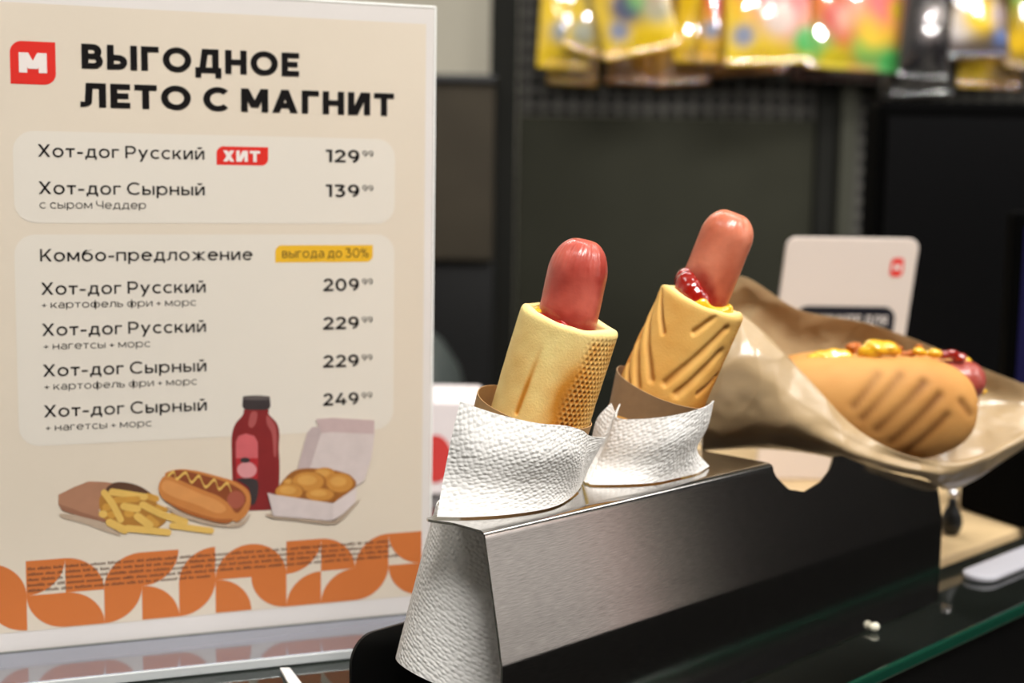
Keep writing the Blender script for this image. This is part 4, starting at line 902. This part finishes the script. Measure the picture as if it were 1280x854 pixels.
# ------------------------------------------------------------ snack bags hanging on the display wall
M_foil = mat('snack_foil', rough=.3, spec=.5, attr='tint', coat=1, coatr=.02, coati=2.3, bump=.08, bscale=45)
def snack(label, px0, px1, ybl, ybr, Y, base, spots=(), tilt=0, seed=0, hgt=.2, group='snack bags on the front hooks'):
    pl, pr = at(px0, ybl, Y), at(px1, ybr, Y); wv = pr-pl; wd = np.linalg.norm(wv); ex = wv/wd; ez = np.array([-ex[2]+tilt, .065, 1.0]); ez /= np.linalg.norm(ez)
    n, m = 46, 34; U, Vv = np.meshgrid(np.linspace(0, 1, m), np.linspace(0, 1, n))
    u, v = U.ravel(), Vv.ravel()
    puff = .017*(np.clip(np.sin(PI*u), 0, 1)**.55)*(np.clip(np.sin(PI*np.clip((v-.05)/.9, 0, 1)), 0, 1)**.5)
    q = np.stack([u*wd, v*hgt, 0*u], 1); nz = vnoise(q+seed, 52, seed); nf = vnoise(q*[1, .5, 1]+seed, 210, seed+7)
    front = puff*(1+.42*nz)+.0008*nf*(puff > .001); crimp = .0008*np.sin(u*wd*900)*((v < .05) | (v > .95))
    c = np.tile(srgb(*base), (len(u), 1))
    for (su, sv, sr, sc_) in spots:
        k = np.exp(-(((u-su)*wd)**2+((v-sv)*hgt)**2)/(sr**2))**1.0; k = np.clip(k*1.6, 0, 1); c = mixc(c, srgb(*sc_), k)
    P = pl+u[:, None]*wd*ex+v[:, None]*hgt*ez
    Fv = P+np.stack([0*u, -front-crimp-.0005, 0*u], 1); Bk = P+np.stack([0*u, puff*.5+.0005, 0*u], 1)
    F = gridfaces(n, m); k = n*m; F2 = [tuple(i+k for i in f[::-1]) for f in F]
    edge = [j for j in range(m)]+[(i+1)*m-1 for i in range(1, n)]+[(n-1)*m+j for j in range(m-2, -1, -1)]+[i*m for i in range(n-2, 0, -1)]
    F3 = [(edge[i], edge[(i+1) % len(edge)], edge[(i+1) % len(edge)]+k, edge[i]+k)[::-1] for i in range(len(edge))]
    o = obj('snack_bag', np.vstack([Fv, Bk]), F+F2+F3, M_foil, None, True, cols=np.vstack([c, c]))
    tag(o, label, 'snack bag', group); return o
Yl = (214, 178, 22); GR = (120, 128, 150); RD = (190, 40, 38); PK = (226, 110, 110); GN = (70, 160, 80); BK = (24, 22, 24); WH = (222, 214, 214); DB = (60, 62, 96); BR = (120, 70, 10)
snack('yellow snack bag at the left end of the top row', 671, 735, 84, 88, 1.905, Yl, ((.45, .24, .013, (140, 146, 150)), (.8, .34, .012, (70, 40, 30)), (.5, .62, .02, GR)), 0, 1)
snack('yellow snack bag with its lower edge slanting, second from the left', 703, 768, 58, 78, 1.868, Yl, ((.3, .12, .014, (170, 170, 150)), (.5, .4, .02, (170, 176, 140)), (.6, .6, .03, GR)), -.03, 2)
snack('wide yellow snack bag with a green spot, third from the left', 757, 852, 76, 57, 1.83, Yl, ((.25, .16, .011, GR), (.42, .30, .02, DB), (.62, .34, .015, GN), (.8, .26, .017, (150, 146, 120)), (.75, .55, .03, RD)), -.06, 3)
snack('narrow yellow snack bag between the wide yellow one and the red topped one', 842, 893, 77, 80, 1.905, (206, 166, 18), ((.5, .5, .02, Yl),), 0, 4)
snack('yellow snack bag with a red top left of the red and yellow bag', 872, 925, 76, 80, 1.868, (208, 160, 20), ((.6, .42, .03, RD), (.5, .55, .03, RD), (.25, .2, .01, GR), (.9, .25, .015, BR)), 0, 5)
snack('yellow and pink snack bag left of the red and green one', 908, 1014, 82, 78, 1.83, (214, 180, 30), ((.75, .40, .03, PK), (.5, .50, .035, RD), (.85, .22, .018, PK), (.2, .18, .012, GR), (.95, .14, .018, GN), (.62, .28, .02, (200, 180, 170))), 0, 6)
snack('red and green snack bag beside the black bags', 1008, 1124, 84, 92, 1.868, (206, 120, 60), ((.15, .16, .026, GN), (.3, .32, .022, RD), (.45, .32, .022, (200, 150, 130)), (.42, .18, .016, RD), (.62, .14, .02, GN), (.72, .28, .026, (226, 186, 40)), (.8, .46, .03, PK), (.9, .06, .02, GN), (.3, .04, .02, (190, 170, 30)), (.95, .4, .014, Yl)), 0, 7)
snack('black snack bag with a painted grey highlight right of the red and green one', 1122, 1184, 98, 102, 1.83, BK, ((.55, .4, .012, (150, 140, 136)), (.5, .3, .010, (110, 100, 98))), 0, 8)  # grey spots are a highlight put into the bag's colour
snack('dark snack bag with white and yellow corner near the right edge', 1186, 1262, 74, 70, 1.868, (60, 44, 40), ((.2, .22, .018, WH), (.1, .5, .02, (150, 148, 146)), (.52, .26, .02, (236, 194, 30)), (.45, .5, .018, (220, 90, 80)), (.85, .12, .01, (90, 110, 160)), (.85, .26, .012, (150, 130, 130))), -.05, 9)
snack('yellow green snack bag cut off by the right edge', 1255, 1330, 84, 90, 1.905, (150, 120, 20), ((.2, .18, .014, (236, 190, 30)), (.3, .5, .03, GN), (.5, .34, .03, (190, 150, 20))), 0, 10)
g = 'snack bags on the rear hooks'  # shade behind the front row is put into the yellow and orange base colours
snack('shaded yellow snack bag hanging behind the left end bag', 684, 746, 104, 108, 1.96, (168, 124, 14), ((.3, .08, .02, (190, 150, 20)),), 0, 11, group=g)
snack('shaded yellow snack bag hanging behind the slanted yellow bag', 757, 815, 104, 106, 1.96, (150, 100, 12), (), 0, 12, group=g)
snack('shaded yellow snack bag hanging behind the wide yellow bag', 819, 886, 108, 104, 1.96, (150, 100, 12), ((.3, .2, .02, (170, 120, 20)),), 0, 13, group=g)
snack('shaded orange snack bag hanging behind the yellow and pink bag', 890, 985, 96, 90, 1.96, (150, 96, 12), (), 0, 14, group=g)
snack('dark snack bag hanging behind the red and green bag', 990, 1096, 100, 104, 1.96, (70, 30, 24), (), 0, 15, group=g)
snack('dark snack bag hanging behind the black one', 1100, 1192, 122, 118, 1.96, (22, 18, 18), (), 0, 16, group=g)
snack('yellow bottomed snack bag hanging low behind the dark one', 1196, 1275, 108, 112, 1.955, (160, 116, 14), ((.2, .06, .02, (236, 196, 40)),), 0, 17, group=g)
# hooks carrying them
M_hook = mat('hook_steel', (150, 150, 150), .3, 1)
for i, px in enumerate((705, 735, 800, 868, 900, 960, 1066, 1153, 1225, 1292)):
    x = at(px, 0, 1.95)[0]; z = .628
    o = obj('display_hook', *tube([(x, 2.012, z), (x, 1.85, z), (x, 1.815, z+.004), (x, 1.805, z+.014)], .0025), M_hook, None)
    tag(o, 'steel hook above the snack bags, number %s from the left upright' % ('one two three four five six seven eight nine ten'.split()[i]), 'hook', 'hooks above the snack bags')
